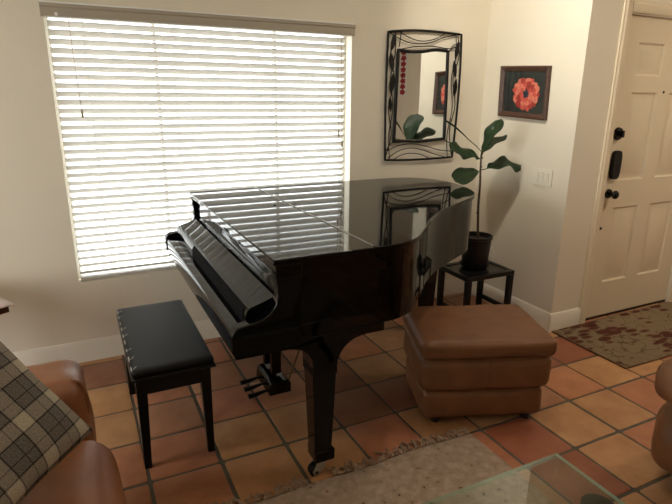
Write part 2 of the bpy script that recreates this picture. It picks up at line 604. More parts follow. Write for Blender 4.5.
# walls -----------------------------------------------------------------
WX0, WX1, WZ0, WZ1 = -0.06, 1.725, 0.505, 2.0
WT = 0.15
bm = B()
box(bm, XL, WX0, YB, YB + WT, 0, ZC)
box(bm, WX1, XR + WT, YB, YB + WT, 0, ZC)
box(bm, WX0, WX1, YB, YB + WT, 0, WZ0)
box(bm, WX0, WX1, YB, YB + WT, WZ1, ZC)
bmesh.ops.remove_doubles(bm, verts=bm.verts, dist=1e-5)
obj('wall_back', bm, M_wall, kind='structure', smooth=0)
bm = B()
box(bm, XR, XR + WT, YD + WT, YB, 0, ZC)
obj('wall_right', bm, M_wall, kind='structure', smooth=0)
DX0, DX1, DZ = 3.205, 4.175, 2.09
bm = B()
box(bm, XR, DX0, YD, YD + WT, 0, ZC)
box(bm, DX1, XE, YD, YD + WT, 0, ZC)
box(bm, DX0, DX1, YD, YD + WT, DZ, ZC)
bmesh.ops.remove_doubles(bm, verts=bm.verts, dist=1e-5)
obj('wall_entry', bm, M_wall, kind='structure', smooth=0)
# left wall with the side window that lights the floor
SY0, SY1, SZ0, SZ1 = 0.6, 2.5, 0.7, 2.3
bm = B()
box(bm, XL - WT, XL, YF, SY0, 0, ZC)
box(bm, XL - WT, XL, SY1, YB + WT, 0, ZC)
box(bm, XL - WT, XL, SY0, SY1, 0, SZ0)
box(bm, XL - WT, XL, SY0, SY1, SZ1, ZC)
bmesh.ops.remove_doubles(bm, verts=bm.verts, dist=1e-5)
obj('wall_left', bm, M_wall, kind='structure', smooth=0)
bm = B()
box(bm, XL - WT, XE + WT, YF - WT, YF, 0, ZC)
obj('wall_front', bm, M_wall, kind='structure', smooth=0)
bm = B()
box(bm, XE, XE + WT, YF, YD + WT, 0, ZC)
obj('wall_far', bm, M_wall, kind='structure', smooth=0)
bm = B()
box(bm, XL - WT, XE + WT, YF - WT, YB + WT, ZC, ZC + 0.1)
obj('ceiling', bm, M_ceil, kind='structure', smooth=0)

# baseboards with an eased top
BP = [(0, 0), (0.016, 0), (0.016, 0.108), (0.0115, 0.117), (0.0105, 0.126), (0.005, 0.135), (0, 0.135)]
def baseboard(name, bm):
    obj(name, bm, M_trim, kind='structure', smooth=30)
bm = B(); prism(bm, [(YB - a, z) for a, z in BP], 'x', XL, XR); baseboard('baseboard_back', bm)
bm = B(); prism(bm, [(XR - a, z) for a, z in BP], 'y', YD, YB); baseboard('baseboard_right', bm)
bm = B(); prism(bm, [(YD - a, z) for a, z in BP], 'x', XR - 0.016, 3.135); baseboard('baseboard_entry', bm)
bm = B(); prism(bm, [(XL + a, z) for a, z in BP], 'y', YF, YB); baseboard('baseboard_left', bm)
bm = B(); prism(bm, [(YD - a, z) for a, z in BP], 'x', 4.245, XE); baseboard('baseboard_entry_end', bm)

# window ------------------------------------------------------------------
def window(name, axis, a0, a1, z0, z1, p):
    """vinyl frame with a centre stile; p = centre of the frame depth"""
    def bx(bm, u0, u1, d0, d1, w0, w1):
        if axis == 'x':
            box(bm, u0, u1, p + d0, p + d1, w0, w1)
        else:
            box(bm, p + d0, p + d1, u0, u1, w0, w1)
    w = 0.020
    bm = B()
    bx(bm, a0, a1, -.03, .03, z0, z0 + w)
    bx(bm, a0, a1, -.03, .03, z1 - w, z1)
    bx(bm, a0, a0 + w, -.03, .03, z0 + w, z1 - w)
    bx(bm, a1 - w, a1, -.03, .03, z0 + w, z1 - w)
    stiles = [a0 + (a1 - a0) * .31, a0 + (a1 - a0) * .72]
    for m in stiles:
        bx(bm, m - .009, m + .009, -.02, .02, z0 + w, z1 - w)
    f = obj(name, bm, M_vinyl, kind='structure', smooth=0, bevel=0.003)
    ed = [a0 + w] + [v for m in stiles for v in (m - .009, m + .009)] + [a1 - w]
    for u0, u1 in zip(ed[::2], ed[1::2]):
        bm = B()
        bx(bm, u0, u1, -.003, .003, z0 + w, z1 - w)
        g = obj('glass_pane', bm, M_pane, parent=f, local=True, smooth=0)
        g['kind'] = 'structure'
    return f
window('window_1', 'x', WX0, WX1, WZ0, WZ1, YB + WT - 0.035)
window('window_2', 'y', SY0, SY1, SZ0, SZ1, XL - WT + 0.035)

# blind -------------------------------------------------------------------
blind = root('window_blind', 'wide white horizontal slat blind in the window behind the piano', 'blind', (0.83, YB, WZ1))
BX0, BX1 = -0.048, 1.686
yc = YB + 0.030
NS = 32
ztop, zbot = 1.925, 0.555
pitch = (ztop - zbot) / (NS - 1)
tilt = math.radians(-33)
slat_w = 0.05
bm = B()
for k in range(NS):
    z = ztop - k * pitch
    a = tilt + math.radians(rnd.uniform(-1.5, 1.5))
    sag = rnd.uniform(-0.001, 0.001)
    prof = []
    for t in (-1, -.5, 0, .5, 1):          # room edge (low) to outside edge (high)
        d = t * slat_w / 2
        crown = 0.0022 * (1 - t * t)
        prof.append((yc + d * math.cos(a) - crown * math.sin(a), z + d * math.sin(a) + crown * math.cos(a) + sag))
    th = 0.0026
    top = prof
    bot = [(y + th * math.sin(a), zz - th * math.cos(a)) for y, zz in prof]
    prism(bm, top + bot[::-1], 'x', BX0, BX1)
obj('slats', bm, M_slat, blind, smooth=40)
bm = B()
box(bm, BX0, BX1, yc - .024, yc + .024, WZ0 + 0.008, WZ0 + 0.026)
obj('bottom_rail', bm, M_slat, blind, bevel=.003)
bm = B()
prism(bm, [(YB + .055, 1.952), (YB - .012, 1.952), (YB - .02, 1.957), (YB - .02, 1.995), (YB - .026, 2.002), (YB - .026, 2.016), (YB - .02, 2.02), (YB - .001, 2.02), (YB - .001, 1.998), (YB + .055, 1.998)], 'x', WX0 - .012, WX1 + .012)
obj('valance', bm, simple('taupe valance', srgb(168, 158, 140), .5), blind, smooth=25)
bm = B()
box(bm, WX0 - .010, WX1 + .005, YB - .029, YB - .004, 2.017, 2.024)  # white strip stands in for the light along the valance top
obj('valance_light_line', bm, M_vinyl, blind, smooth=0, bevel=.001)
bm = B()
cyl(bm, (0.0, YB - .0195, 1.966), (0.0, YB - .0225, 1.966), .009, .007, 14)
obj('valance_clip', bm, M_vinyl, blind)
for xs in (0.12, 0.58, 1.06, 1.54):
    bm = B()
    for yy in (yc - 0.021, yc + 0.021):
        cyl(bm, (xs, yy, WZ0 + .02), (xs, yy, 1.945), .0009, n=6)
    obj('ladder_cord', bm, M_whitecord, blind)
for xs, y, z1, m, nm in ((0.055, YB - .006, 1.47, M_cord, 'lift_cord'), (1.618, YB - .008, 1.33, M_cord, 'lift_cord'), (1.643, YB - .008, 1.26, M_cord, 'lift_cord')):
    bm = B()
    tube(bm, [(xs, y, 1.945), (xs + .004, y - .002, 1.7), (xs + .012, y - .002, z1 + .02)], .0016, 6)
    c = obj(nm, bm, m, blind)
    bm = B()
    lathe(bm, [(0, z1 + .022), (.004, z1 + .022), (.0075, z1 - .012), (.0065, z1 - .02), (0, z1 - .02)], xs + .012, y - .002, 14)
    obj('tassel', bm, M_tasselp, c)

# door --------------------------------------------------------------------
bm = B()
sx0, sx1, sz0, sz1 = 3.215, 4.165, 0.022, 2.08
yf = YD + 0.022                       # front face of the slab
cols = ((3.362, 3.625), (3.755, 4.018))
rows = ((0.285, 0.84), (1.03, 1.615), (1.72, 1.925))
xs = sorted({sx0, sx1} | {v for c in cols for v in c})
zs = sorted({sz0, sz1} | {v for c in rows for v in c})
V = {}
def dv(x, y, z):
    k = (round(x, 4), round(y, 4), round(z, 4))
    if k not in V:
        V[k] = bm.verts.new((x, y, z))
    return V[k]
for a, b_ in zip(xs, xs[1:]):
    for c, d in zip(zs, zs[1:]):
        if (a, b_) in cols and (c, d) in rows:
            rings = []
            for ins, dep in ((0, 0), (0.012, 0.011), (0.03, 0.011), (0.052, 0.003)):
                rings.append([dv(a + ins, yf + dep, c + ins), dv(b_ - ins, yf + dep, c + ins), dv(b_ - ins, yf + dep, d - ins), dv(a + ins, yf + dep, d - ins)])
            for p, q in zip(rings, rings[1:]):
                for s in range(4):
                    bm.faces.new((p[s], p[(s + 1) % 4], q[(s + 1) % 4], q[s]))
            bm.faces.new(rings[-1])
        else:
            bm.faces.new((dv(a, yf, c), dv(b_, yf, c), dv(b_, yf, d), dv(a, yf, d)))
# back and sides
bk = [bm.verts.new(p) for p in ((sx0, yf + .044, sz0), (sx1, yf + .044, sz0), (sx1, yf + .044, sz1), (sx0, yf + .044, sz1))]
bm.faces.new(bk[::-1])
edge = [e for e in bm.edges if len(e.link_faces) == 1]
loop = {}
bot = [dv(x, yf, sz0) for x in xs]; topv = [dv(x, yf, sz1) for x in xs]
lef = [dv(sx0, yf, z) for z in zs]; rig = [dv(sx1, yf, z) for z in zs]
bm.faces.new(bot + [bk[1], bk[0]])
bm.faces.new(topv + [bk[2], bk[3]])
bm.faces.new(lef + [bk[3], bk[0]])
bm.faces.new(rig + [bk[2], bk[1]])
door = obj('door_1', bm, M_door, kind='structure', smooth=20)
def dpart(name, bm, m, **k):
    o = obj(name, bm, m, parent=door, local=True, **k)
    return o
bm = B()   # deadbolt rose and thumb turn
cyl(bm, (3.286, yf, 1.35), (3.286, yf - .016, 1.35), .043, .039, 28)
cyl(bm, (3.286, yf - .016, 1.35), (3.286, yf - .026, 1.35), .014, .014, 18)
hexa(bm, [(3.277, yf - .048, 1.327), (3.295, yf - .048, 1.327), (3.292, yf - .026, 1.33), (3.280, yf - .026, 1.33)], [(3.277, yf - .048, 1.373), (3.295, yf - .048, 1.373), (3.292, yf - .026, 1.37), (3.280, yf - .026, 1.37)])
dpart('deadbolt', bm, M_lever, bevel=.002)
bm = B()   # electronic lock cover
pts = []
for k in range(28):
    a = 2 * PI * k / 28
    pts.append((3.296 + .042 * (abs(math.cos(a)) ** .6) * math.copysign(1, math.cos(a)), 1.143 + .097 * (abs(math.sin(a)) ** .5) * math.copysign(1, math.sin(a))))
prism(bm, pts, 'y', yf, yf - .03)
dpart('keypad_lock', bm, M_lever, bevel=.006, segs=3)
bm = B()
cyl(bm, (3.286, yf, .945), (3.286, yf - .01, .945), .033, .030, 28)
cyl(bm, (3.286, yf - .01, .945), (3.286, yf - .04, .945), .012, .012, 18)
bmesh.ops.create_uvsphere(bm, u_segments=24, v_segments=14, radius=.029, matrix=Matrix.Translation((3.286, yf - .056, .945)) @ Matrix.Diagonal((1, .72, 1, 1)))
dpart('door_knob', bm, M_lever)
bm = B(); cyl(bm, (3.69, yf + .0, 1.62), (3.69, yf - .004, 1.62), .0085, .0075, 16); dpart('peephole', bm, M_lever)
bm = B(); cyl(bm, (3.262, yf, .70), (3.262, yf - .006, .70), .009, .008, 14); dpart('screw_cap', bm, M_lever)
bm = B(); box(bm, sx0 - .004, sx1 + .004, yf + .002, yf + .04, 0, .02); dpart('door_sweep', bm, simple('dark sweep', (0.02, 0.014, 0.01, 1), 0.6))
# casing and jamb
CP = [(0, 0), (0.012, 0), (0.018, 0.012), (0.018, 0.05), (0.012, 0.06), (0.012, 0.072), (0, 0.072)]
bm = B()
jx0, jx1, jz = 3.205, 4.175, 2.09
prism(bm, [(jx0 - u, YD - d) for d, u in CP], 'z', 0, jz + .072)
prism(bm, [(jx1 + u, YD - d) for d, u in CP], 'z', 0, jz + .072)
prism(bm, [(YD - d, jz + u) for d, u in CP], 'x', jx0, jx1)
obj('trim_1', bm, M_door, kind='structure', smooth=30)
bm = B()
box(bm, jx0, jx0 + .008, YD, YD + WT, 0, jz)
box(bm, jx1 - .008, jx1, YD, YD + WT, 0, jz)
box(bm, jx0, jx1, YD, YD + WT, jz - .008, jz)
box(bm, jx0, jx1, yf + .05, YD + WT, .0, jz - .01)
obj('trim_2', bm, M_trim, kind='structure', smooth=0)

# ------------------------------------------------------------------ grand piano
LZ = 1.02
piano = root('grand_piano', 'glossy black baby grand piano with closed lid in front of the window', 'piano', (1.3, 2.45, 0))
# rim outline (plan), going round from the front treble corner
curve = [(1.04, 1.706), (1.13, 1.714), (1.24, 1.765), (1.36, 1.882), (1.48, 2.012), (1.62, 2.135), (1.78, 2.24), (1.93, 2.325), (2.06, 2.405), (2.16, 2.51), (2.235, 2.655), (2.27, 2.80), (2.276, 2.93), (2.25, 3.06), (2.18, 3.16), (2.07, 3.215), (1.95, 3.228)]
outline = [(0.61, 1.704)] + spline(curve, 6) + [(0.61, 3.218)]
def inset(pts, d):
    n = len(pts)
    out = []
    for i in range(n):
        p0, p1, p2 = Vector(pts[i - 1]), Vector(pts[i]), Vector(pts[(i + 1) % n])
        a, b2 = (p1 - p0).normalized(), (p2 - p1).normalized()
        n1, n2 = Vector((-a.y, a.x)), Vector((-b2.y, b2.x))
        m = (n1 + n2)
        m.normalize()
        k = d / max(0.35, m.dot(n1))
        out.append(tuple(p1 + m * k))
    return out
rim_o = inset(outline, 0.012)
rim_i = inset(outline, 0.055)
bm = B()
n = len(rim_o)
lv = []
for ring, z in ((rim_o, .69), (rim_o, LZ - .026), (rim_i, LZ - .026), (rim_i, .69)):
    lv.append([bm.verts.new((x, y, z)) for x, y in ring])
for a, b_ in ((0, 1), (1, 2), (2, 3), (3, 0)):
    for i in range(n):
        if a == 3 and False:
            continue
        bm.faces.new((lv[a][i], lv[a][(i + 1) % n], lv[b_][(i + 1) % n], lv[b_][i]))
obj('rim', bm, M_black, piano, smooth=30)
bm = B()
prism(bm, inset(outline, .03), 'z', .70, .735)
obj('bottom_board', bm, M_blacksatin, piano)
# lid in two pieces, hinged along a seam
def clip_x(pts, x, keep_right):
    out = []
    for i in range(len(pts)):
        p, q = pts[i], pts[(i + 1) % len(pts)]
        pin = (p[0] >= x) == keep_right
        qin = (q[0] >= x) == keep_right
        if pin:
            out.append(p)
        if pin != qin:
            t = (x - p[0]) / (q[0] - p[0])
            out.append((x, p[1] + t * (q[1] - p[1])))
    return out
lid_out = [(0.585, 1.693)] + spline([(1.04, 1.700)] + curve[1:], 8) + [(0.585, 3.205)]
SEAM = 1.0
bm = B(); prism(bm, clip_x(lid_out, SEAM + .0012, True), 'z', LZ - .022, LZ)
obj('lid', bm, M_black, piano, smooth=30, bevel=.004, segs=3)
bm = B(); prism(bm, clip_x(lid_out, SEAM - .0012, False), 'z', LZ - .022, LZ)
flap = obj('front_lid', bm, M_black, piano, smooth=30, bevel=.005, segs=3)
bm = B(); cyl(bm, (SEAM, 1.72, LZ + .0006), (SEAM, 3.19, LZ + .0006), .0032, n=10)
obj('lid_hinge', bm, M_hinge, piano)
bm = B(); cyl(bm, (.92, 2.62, LZ), (.92, 2.62, LZ + .003), .008, .007, 16)
obj('lid_button', bm, M_blacksatin, flap)
# cheeks
cheek = [(.455, .668), (.432, .682), (.428, .74), (.433, .765), (.447, .781), (.48, .787), (.515, .792), (.545, .799), (.572, .814), (.594, .842), (.604, .875), (.605, .91), (.599, .95), (.596, LZ - .024), (.70, LZ - .024), (.70, .668)]
for y0, y1 in ((1.706, 1.755), (3.165, 3.214)):
    bm = B(); prism(bm, cheek, 'y', y0, y1)
    obj('cheek', bm, M_black, piano, smooth=40, bevel=.005, segs=3)
# key blocks, key slip, fallboard, shelf
bm = B()
prism(bm, [(.44, .668), (.436, .685), (.436, .748), (.441, .757), (.452, .761), (.492, .761), (.492, .668)], 'y', 1.755, 3.165)
obj('key_slip', bm, M_black, piano, smooth=40)
fb = [(.494, .70), (.494, .760)] + spline([(.494, .764), (.4945, .786), (.497, .806), (.504, .821), (.518, .832), (.545, .840), (.575, .850), (.603, .862)], 6) + [(.608, .866), (.64, .866), (.64, .70)]
bm = B(); prism(bm, fb, 'y', 1.757, 3.163)
obj('fallboard', bm, M_black, piano, smooth=40)
bm = B(); prism(bm, [(.4925, .763), (.4925, .806), (.499, .820), (.506, .826), (.509, .824), (.502, .81), (.498, .80), (.4955, .763)], 'y', 1.79, 2.70)  # added strip, paints the dark reflection band across the fallboard front
obj('dark_reflection_strip', bm, simple('black reflection', (.0025, .0025, .0025, 1), .9, spec=.1), piano, smooth=60, label='added matt black strip painting a dark reflection on the closed keyboard cover')
bm = B(); box(bm, .632, .65, 1.757, 3.163, .86, LZ - .03)
obj('name_board', bm, M_black, piano, smooth=0)
bm = B(); prism(bm, [(.44, .655), (1.062, .655), (1.062, .69), (.44, .69)], 'y', 1.712, 3.208)
obj('key_bed', bm, M_black, piano, smooth=30, bevel=.004)
bm = B(); box(bm, .86, 1.07, 1.735, 3.19, .69, .705)
obj('key_bed_step', bm, M_blacksatin, piano, smooth=0)
# legs with a flared bracket, cuff and caster
def piano_leg(x, y, flare):
    bm = B()
    # tapered shaft
    taper(bm, x, y, .085, .074, .076, .60, .108, .11)
    o = obj('leg', bm, M_black, piano, bevel=.006, segs=3)
    bm = B()
    taper(bm, x + .006, y, .085, .088, .088, .135, .09, .09)
    obj('leg_cuff', bm, M_black, o, bevel=.004)
    bm = B()
    prof = spline([(x - .052, .50), (x - .055, .56), (x - .066, .60), (x - .10, .632), (x - .16, .648), (x - .19, .656)], 5) + [(x + flare, .656)] + spline([(x + flare, .648), (x + flare * .66, .636), (x + flare * .40, .60), (x + flare * .28, .55), (x + .052, .50)], 5)
    prism(bm, prof, 'y', y - .055, y + .055)
    obj('leg_bracket', bm, M_black, o, smooth=30, bevel=.003)
    bm = B()
    cyl(bm, (x, y, .086), (x, y, .07), .02, .018, 18)
    for s in (-1, 1):
        prism(bm, [(x - .036, .012), (x - .044, .03), (x - .018, .076), (x + .016, .076), (x + .012, .045), (x - .020, .012)], 'y', y + s * .023 - .004, y + s * .023 + .004)
    box(bm, x - .016, x + .016, y - .026, y + .026, .070, .079)
    cs = obj('caster', bm, M_steel, o, bevel=.0015)
    bm = B()
    cyl(bm, (x - .026, y - .018, .027), (x - .026, y + .018, .027), .027, .027, 24)
    cyl(bm, (x - .026, y - .032, .027), (x - .026, y + .032, .027), .008, .008, 14)
    obj('caster_wheel', bm, M_blackmetal, o, bevel=.004)
piano_leg(.805, 1.785, .19)
piano_leg(.805, 3.11, .19)
def rear_leg(x, y):
    bm = B()
    taper(bm, x, y, .115, .072, .075, .69, .11, .115)
    o = obj('leg', bm, M_black, piano, bevel=.006, segs=3)
    bm = B(); cyl(bm, (x, y, .115), (x, y, .085), .02, .018, 18)
    box(bm, x - .013, x + .013, y - .024, y + .024, .05, .09)
    obj('caster', bm, M_steel, o)
    bm = B(); cyl(bm, (x - .02, y - .017, .024), (x - .02, y + .017, .024), .024, .024, 24)
    obj('caster_wheel', bm, M_blackmetal, o)
rear_leg(2.06, 2.80)
# pedal lyre
ly = 2.47
bm = B()
for s in (-1, 1):
    taper(bm, .83, ly + s * .06, .165, .05, .035, .655, .06, .045)
taper(bm, .83, ly, .62, .09, .26, .656, .12, .34)
prism(bm, [(.775, .065), (.895, .065), (.895, .12), (.875, .14), (.80, .14), (.78, .128)], 'y', ly - .115, ly + .115)
lyre = obj('pedal_lyre', bm, M_black, piano, bevel=.004)
for dy in (-.075, 0, .075):
    bm = B()
    pts = spline([(.80, ly + dy, .105), (.77, ly + dy, .10), (.735, ly + dy, .09), (.70, ly + dy, .08), (.672, ly + dy, .078)], 4)
    tube(bm, pts, [.011 + .009 * min(1, max(0, (i - 5) / 8)) for i in range(len(pts))], 12)
    bmesh.ops.scale(bm, vec=(1, 1, .5), space=Matrix.Translation((0, 0, -.06)), verts=bm.verts)
    obj('pedal', bm, M_lever, lyre)
for s in (-1, 1):
    bm = B(); cyl(bm, (.885, ly + s * .09, .11), (1.10, ly + s * .12, .70), .005, n=10)
    obj('lyre_rod', bm, M_brass, piano)
for dy in (-.05, 0, .05):
    bm = B(); cyl(bm, (.845, ly + dy * .6, .16), (.845, ly + dy * .6, .655), .004, n=8)
    obj('pedal_rod', bm, M_brass, piano)

# ------------------------------------------------------------------ bench
bench = root('piano_bench', 'black piano bench with padded vinyl top standing before the keyboard', 'bench', (.275, 2.465, 0))
bx0, bx1, by0, by1 = .105, .447, 2.085, 2.855
bm = B(); soft_box(bm, (.276, 2.470, .472), (.338, .766, .036), .014, (0, 0, .006), 20)
seat = obj('seat', bm, M_vinylseat, bench, smooth=180)
bm = B(); soft_box(bm, (.276, 2.470, .453), (.346, .774, .016), .006, N=6)
obj('seat_board', bm, M_blacksatin, bench, smooth=60)
bm = B()
tube(bm, [(bx0 + .006, by0 + .012, .478), (bx0 + .006, by1 - .012, .478)], .005, 8)
pip = obj('piping', bm, M_vinylseat, seat, smooth=180)
bm = B()
r2 = random.Random(5)
yy = by0 + .03
while yy < by1 - .05:
    ln = r2.uniform(.028, .05)
    tube(bm, [(bx0 + .0055, yy, .4848), (bx0 + .0055, yy + ln * .5, .4858), (bx0 + .0055, yy + ln, .4848)], [.003, .0045, .003], 8)
    if r2.random() < .8:
        tube(bm, [(bx0 + .012, yy + ln * .2, .4888), (bx0 + .02, yy + ln * .45, .4902), (bx0 + .026, yy + ln * .7, .4905)], [.002, .0035, .002], 8)
    yy += ln + r2.uniform(.03, .055)
obj('worn_edge', bm, M_scuff, seat, label='pale worn patches along the edge of the seat', kind='stuff')
bm = B()
ax0, ax1, ay0, ay1 = .122, .430, 2.125, 2.82
for a in ((ax0, ax1, ay0, ay0 + .018), (ax0, ax1, ay1 - .018, ay1), (ax0, ax0 + .018, ay0 + .018, ay1 - .018), (ax1 - .018, ax1, ay0 + .018, ay1 - .018)):
    box(bm, *a, .362, .447)
bmesh.ops.remove_doubles(bm, verts=bm.verts, dist=1e-5)
obj('apron', bm, M_blacksatin, bench, bevel=.002)
for lx, ly_, ox, oy in ((ax0, ay0, 1, 1), (ax1, ay0, -1, 1), (ax0, ay1, 1, -1), (ax1, ay1, -1, -1)):
    bm = B()
    taper(bm, lx + ox * .016, ly_ + oy * .016, 0, .030, .030, .45, .046, .046, lx + ox * .021, ly_ + oy * .021)
    obj('leg', bm, M_blacksatin, bench, bevel=.003)
for y in (2.30, 2.63):
    bm = B(); cyl(bm, (ax0 - .004, y - .03, .448), (ax0 - .004, y + .03, .448), .004, n=8)
    obj('seat_hinge', bm, M_hinge, bench)

# ------------------------------------------------------------------ wall mirror
MX0, MX1, MZ0, MZ1 = 1.985, 2.60, 1.14, 1.998
mir = root('wall_mirror', 'rectangular wall mirror in a black wire frame with wavy lines', 'mirror', (2.29, YB, 1.57))
yw = YB - .022
o_pts = [(1.987, 1.990), (2.14, 2.006), (2.29, 2.012), (2.44, 2.010), (2.598, 2.004), (2.606, 1.80), (2.607, 1.59), (2.600, 1.36), (2.588, 1.136), (2.44, 1.132), (2.29, 1.130), (2.14, 1.132), (1.996, 1.138), (1.988, 1.36), (1.984, 1.59), (1.985, 1.80)]
def poly_spline(corners_every=4, pts=o_pts, per=5):
    out = []
    n = len(pts)
    for k in range(0, n, corners_every):
        seg = [pts[(k + i) % n] for i in range(corners_every + 1)]
        out += spline(seg, per)[:-1]
    return out
loop = poly_spline()
bm = B(); tube(bm, [(x, yw, z) for x, z in loop], .0085, 8, closed=True)
obj('outer_frame', bm, M_dark_rod, mir, smooth=60)
i_pts = [(2.072, 1.880), (2.17, 1.872), (2.28, 1.878), (2.38, 1.892), (2.488, 1.888), (2.493, 1.73), (2.497, 1.58), (2.500, 1.42), (2.503, 1.275), (2.39, 1.268), (2.28, 1.262), (2.17, 1.268), (2.062, 1.266), (2.066, 1.42), (2.068, 1.58), (2.070, 1.73)]
iloop = poly_spline(4, i_pts)
bm = B(); tube(bm, [(x, yw, z) for x, z in iloop], .0115, 8, closed=True)
obj('inner_frame', bm, M_dark_rod, mir, smooth=60)
bm = B(); prism(bm, iloop, 'y', yw + .002, yw + .007)
obj('mirror_glass', bm, M_mirror, mir, smooth=0)
wires = []
# top band
wires += [[(2.00, 1.985), (2.10, 1.945), (2.20, 1.925), (2.32, 1.935), (2.44, 1.975), (2.55, 2.0)],
          [(2.07, 2.0), (2.15, 1.965), (2.25, 1.945), (2.36, 1.960), (2.46, 2.006)],
          [(2.09, 1.885), (2.2, 1.905), (2.35, 1.915), (2.50, 1.905), (2.595, 1.93)],
          [(2.08, 1.90), (2.085, 1.95), (2.09, 2.0)], [(2.50, 1.885), (2.535, 1.93), (2.597, 1.945)]]
# bottom band
wires += [[(2.01, 1.20), (2.10, 1.235), (2.22, 1.245), (2.34, 1.225), (2.46, 1.195), (2.585, 1.18)],
          [(2.02, 1.15), (2.10, 1.195), (2.20, 1.215), (2.31, 1.20), (2.42, 1.165), (2.52, 1.14)],
          [(2.07, 1.14), (2.14, 1.17), (2.22, 1.178), (2.30, 1.165), (2.37, 1.138)],
          [(2.06, 1.262), (2.03, 1.24), (2.0, 1.20)], [(2.50, 1.27), (2.54, 1.25), (2.588, 1.235)]]
# side bands
wires += [[(2.035, 1.14), (2.02, 1.3), (2.045, 1.5), (2.02, 1.7), (2.05, 1.86), (2.045, 1.99)],
          [(2.0, 1.16), (2.04, 1.32), (2.01, 1.5), (2.05, 1.68), (2.015, 1.84), (2.03, 1.98)],
          [(2.545, 1.14), (2.53, 1.3), (2.56, 1.5), (2.535, 1.7), (2.565, 1.86), (2.55, 2.0)],
          [(2.58, 1.16), (2.55, 1.34), (2.585, 1.52), (2.55, 1.70), (2.59, 1.86), (2.57, 1.99)]]
for w in wires:
    bm = B(); tube(bm, [(x, yw + .002, z) for x, z in spline(w, 6)], .0034, 6)
    obj('wire', bm, M_dark_rod, mir, smooth=60)
def flat_leaf(x, z, ln, wd, ang):
    bm = B()
    pts = []
    for k in range(20):
        t = k / 19
        pts.append((ln * (t - .5), wd * math.sin(PI * t) ** .8 * .5))
    pts = pts + [(a, -b2) for a, b2 in pts[::-1][1:-1]]
    ca, sa = math.cos(ang), math.sin(ang)
    prism(bm, [(x + a * ca - b2 * sa, z + a * sa + b2 * ca) for a, b2 in pts], 'y', yw - .006, yw - .002)
    obj('metal_leaf', bm, M_dark_rod, mir, smooth=30, bevel=.001)
for x, z, ln, wd, a in ((2.03, 1.93, .11, .035, 1.35), (2.02, 1.80, .13, .04, 1.75), (2.03, 1.66, .14, .042, 1.45), (2.02, 1.52, .10, .03, 1.7),
                        (2.565, 1.90, .13, .036, 1.4), (2.555, 1.77, .12, .034, 1.75), (2.57, 1.64, .13, .036, 1.5)):
    flat_leaf(x, z, ln, wd, a)

# ------------------------------------------------------------------ framed picture on the right wall
px = XR
pic = root('framed_picture', 'small framed picture of a red flower on the right wall', 'picture', (XR, 2.9, 1.61))
q = [(3.130, 1.792), (2.680, 1.776), (2.668, 1.430), (3.121, 1.447)]      # slightly crooked
cy, cz = sum(a for a, _ in q) / 4, sum(b2 for _, b2 in q) / 4
W, H = .453, .346
ang = math.atan2(.016, .45)
def pp(u, v):       # u to the viewer's right (towards -y), v up
    return (cy - (u * math.cos(ang) + v * math.sin(ang) * -1), cz + v * math.cos(ang) - u * math.sin(ang) * 1.0)
def rectp(u0, u1, v0, v1):
    return [pp(u0, v0), pp(u1, v0), pp(u1, v1), pp(u0, v1)]
bm = B()
fw = .036
u, v = W / 2, H / 2
sections = [(0, 0), (0, .022), (.012, .026), (.028, .018), (fw, .012), (fw, 0)]
rings = []
for ins, dep in sections:
    rings.append([bm.verts.new((XR - dep, *p)) for p in rectp(-u + ins, u - ins, -v + ins, v - ins)])
for a, b_ in zip(rings, rings[1:] + rings[:1]):
    for s in range(4):
        bm.faces.new((a[s], a[(s + 1) % 4], b_[(s + 1) % 4], b_[s]))
obj('frame', bm, M_framewood, pic, smooth=20)
bm = B(); prism(bm, rectp(-u + fw - .002, u - fw + .002, -v + fw - .002, v - fw + .002), 'x', XR - .002, XR - .006)
obj('print', bm, simple('dark print', srgb(40, 48, 44), 0.5, var=0.45, scale=14), pic, smooth=0)
# painted flower: flat petals on the print
reds = [simple('petal red', srgb(206, 84, 68), 0.6, var=0.25, scale=60), simple('petal coral', srgb(226, 128, 104), 0.6, var=0.2, scale=60), simple('petal dark', srgb(166, 54, 46), 0.6, var=0.2, scale=60)]
fm = bpy.data.materials
bm = B()
fu, fv = .022, -.010
r3 = random.Random(3)
for ringr, cnt, ln, wd in ((.086, 17, .062, .052), (.060, 14, .056, .046), (.038, 10, .042, .034)):
    for k in range(cnt):
        a = 2 * PI * k / cnt + r3.uniform(-.12, .12)
        cu, cv = fu + ringr * 1.12 * math.cos(a), fv + ringr * .95 * math.sin(a)
        l2, w2 = ln * r3.uniform(.8, 1.15), wd * r3.uniform(.8, 1.15)
        pts = []
        for t in range(12):
            b2 = 2 * PI * t / 12
            rr = 1 + .12 * math.sin(3 * b2 + k)
            e, g2 = l2 / 2 * math.cos(b2) * rr, w2 / 2 * math.sin(b2) * rr
            pts.append(pp(cu + e * math.cos(a) - g2 * math.sin(a), cv + e * math.sin(a) + g2 * math.cos(a)))
        lay = XR - .0062 - .00012 * (k % 3) - (.0005 if ringr < .07 else 0) - (.0005 if ringr < .05 else 0)
        f = bm.faces.new([bm.verts.new((lay, *p)) for p in pts])
        f.material_index = r3.choice((0, 0, 1, 1, 2))
obj('painted_flower', bm, reds, pic, smooth=0, kind='stuff')
bm = B()
for k in range(9):
    a = 2 * PI * k / 9
    rr = .012 if k % 2 else .02
    pts = [pp(fu + rr * .9 * math.cos(a) + .011 * math.cos(2 * PI * t / 10), fv + rr * math.sin(a) + .011 * math.sin(2 * PI * t / 10)) for t in range(10)]
    bm.faces.new([bm.verts.new((XR - .0079 - .0001 * (k % 3), *p)) for p in pts])
obj('flower_centre', bm, simple('flower centre', srgb(36, 44, 62), 0.6, var=0.4, scale=80), pic, smooth=0, kind='stuff')
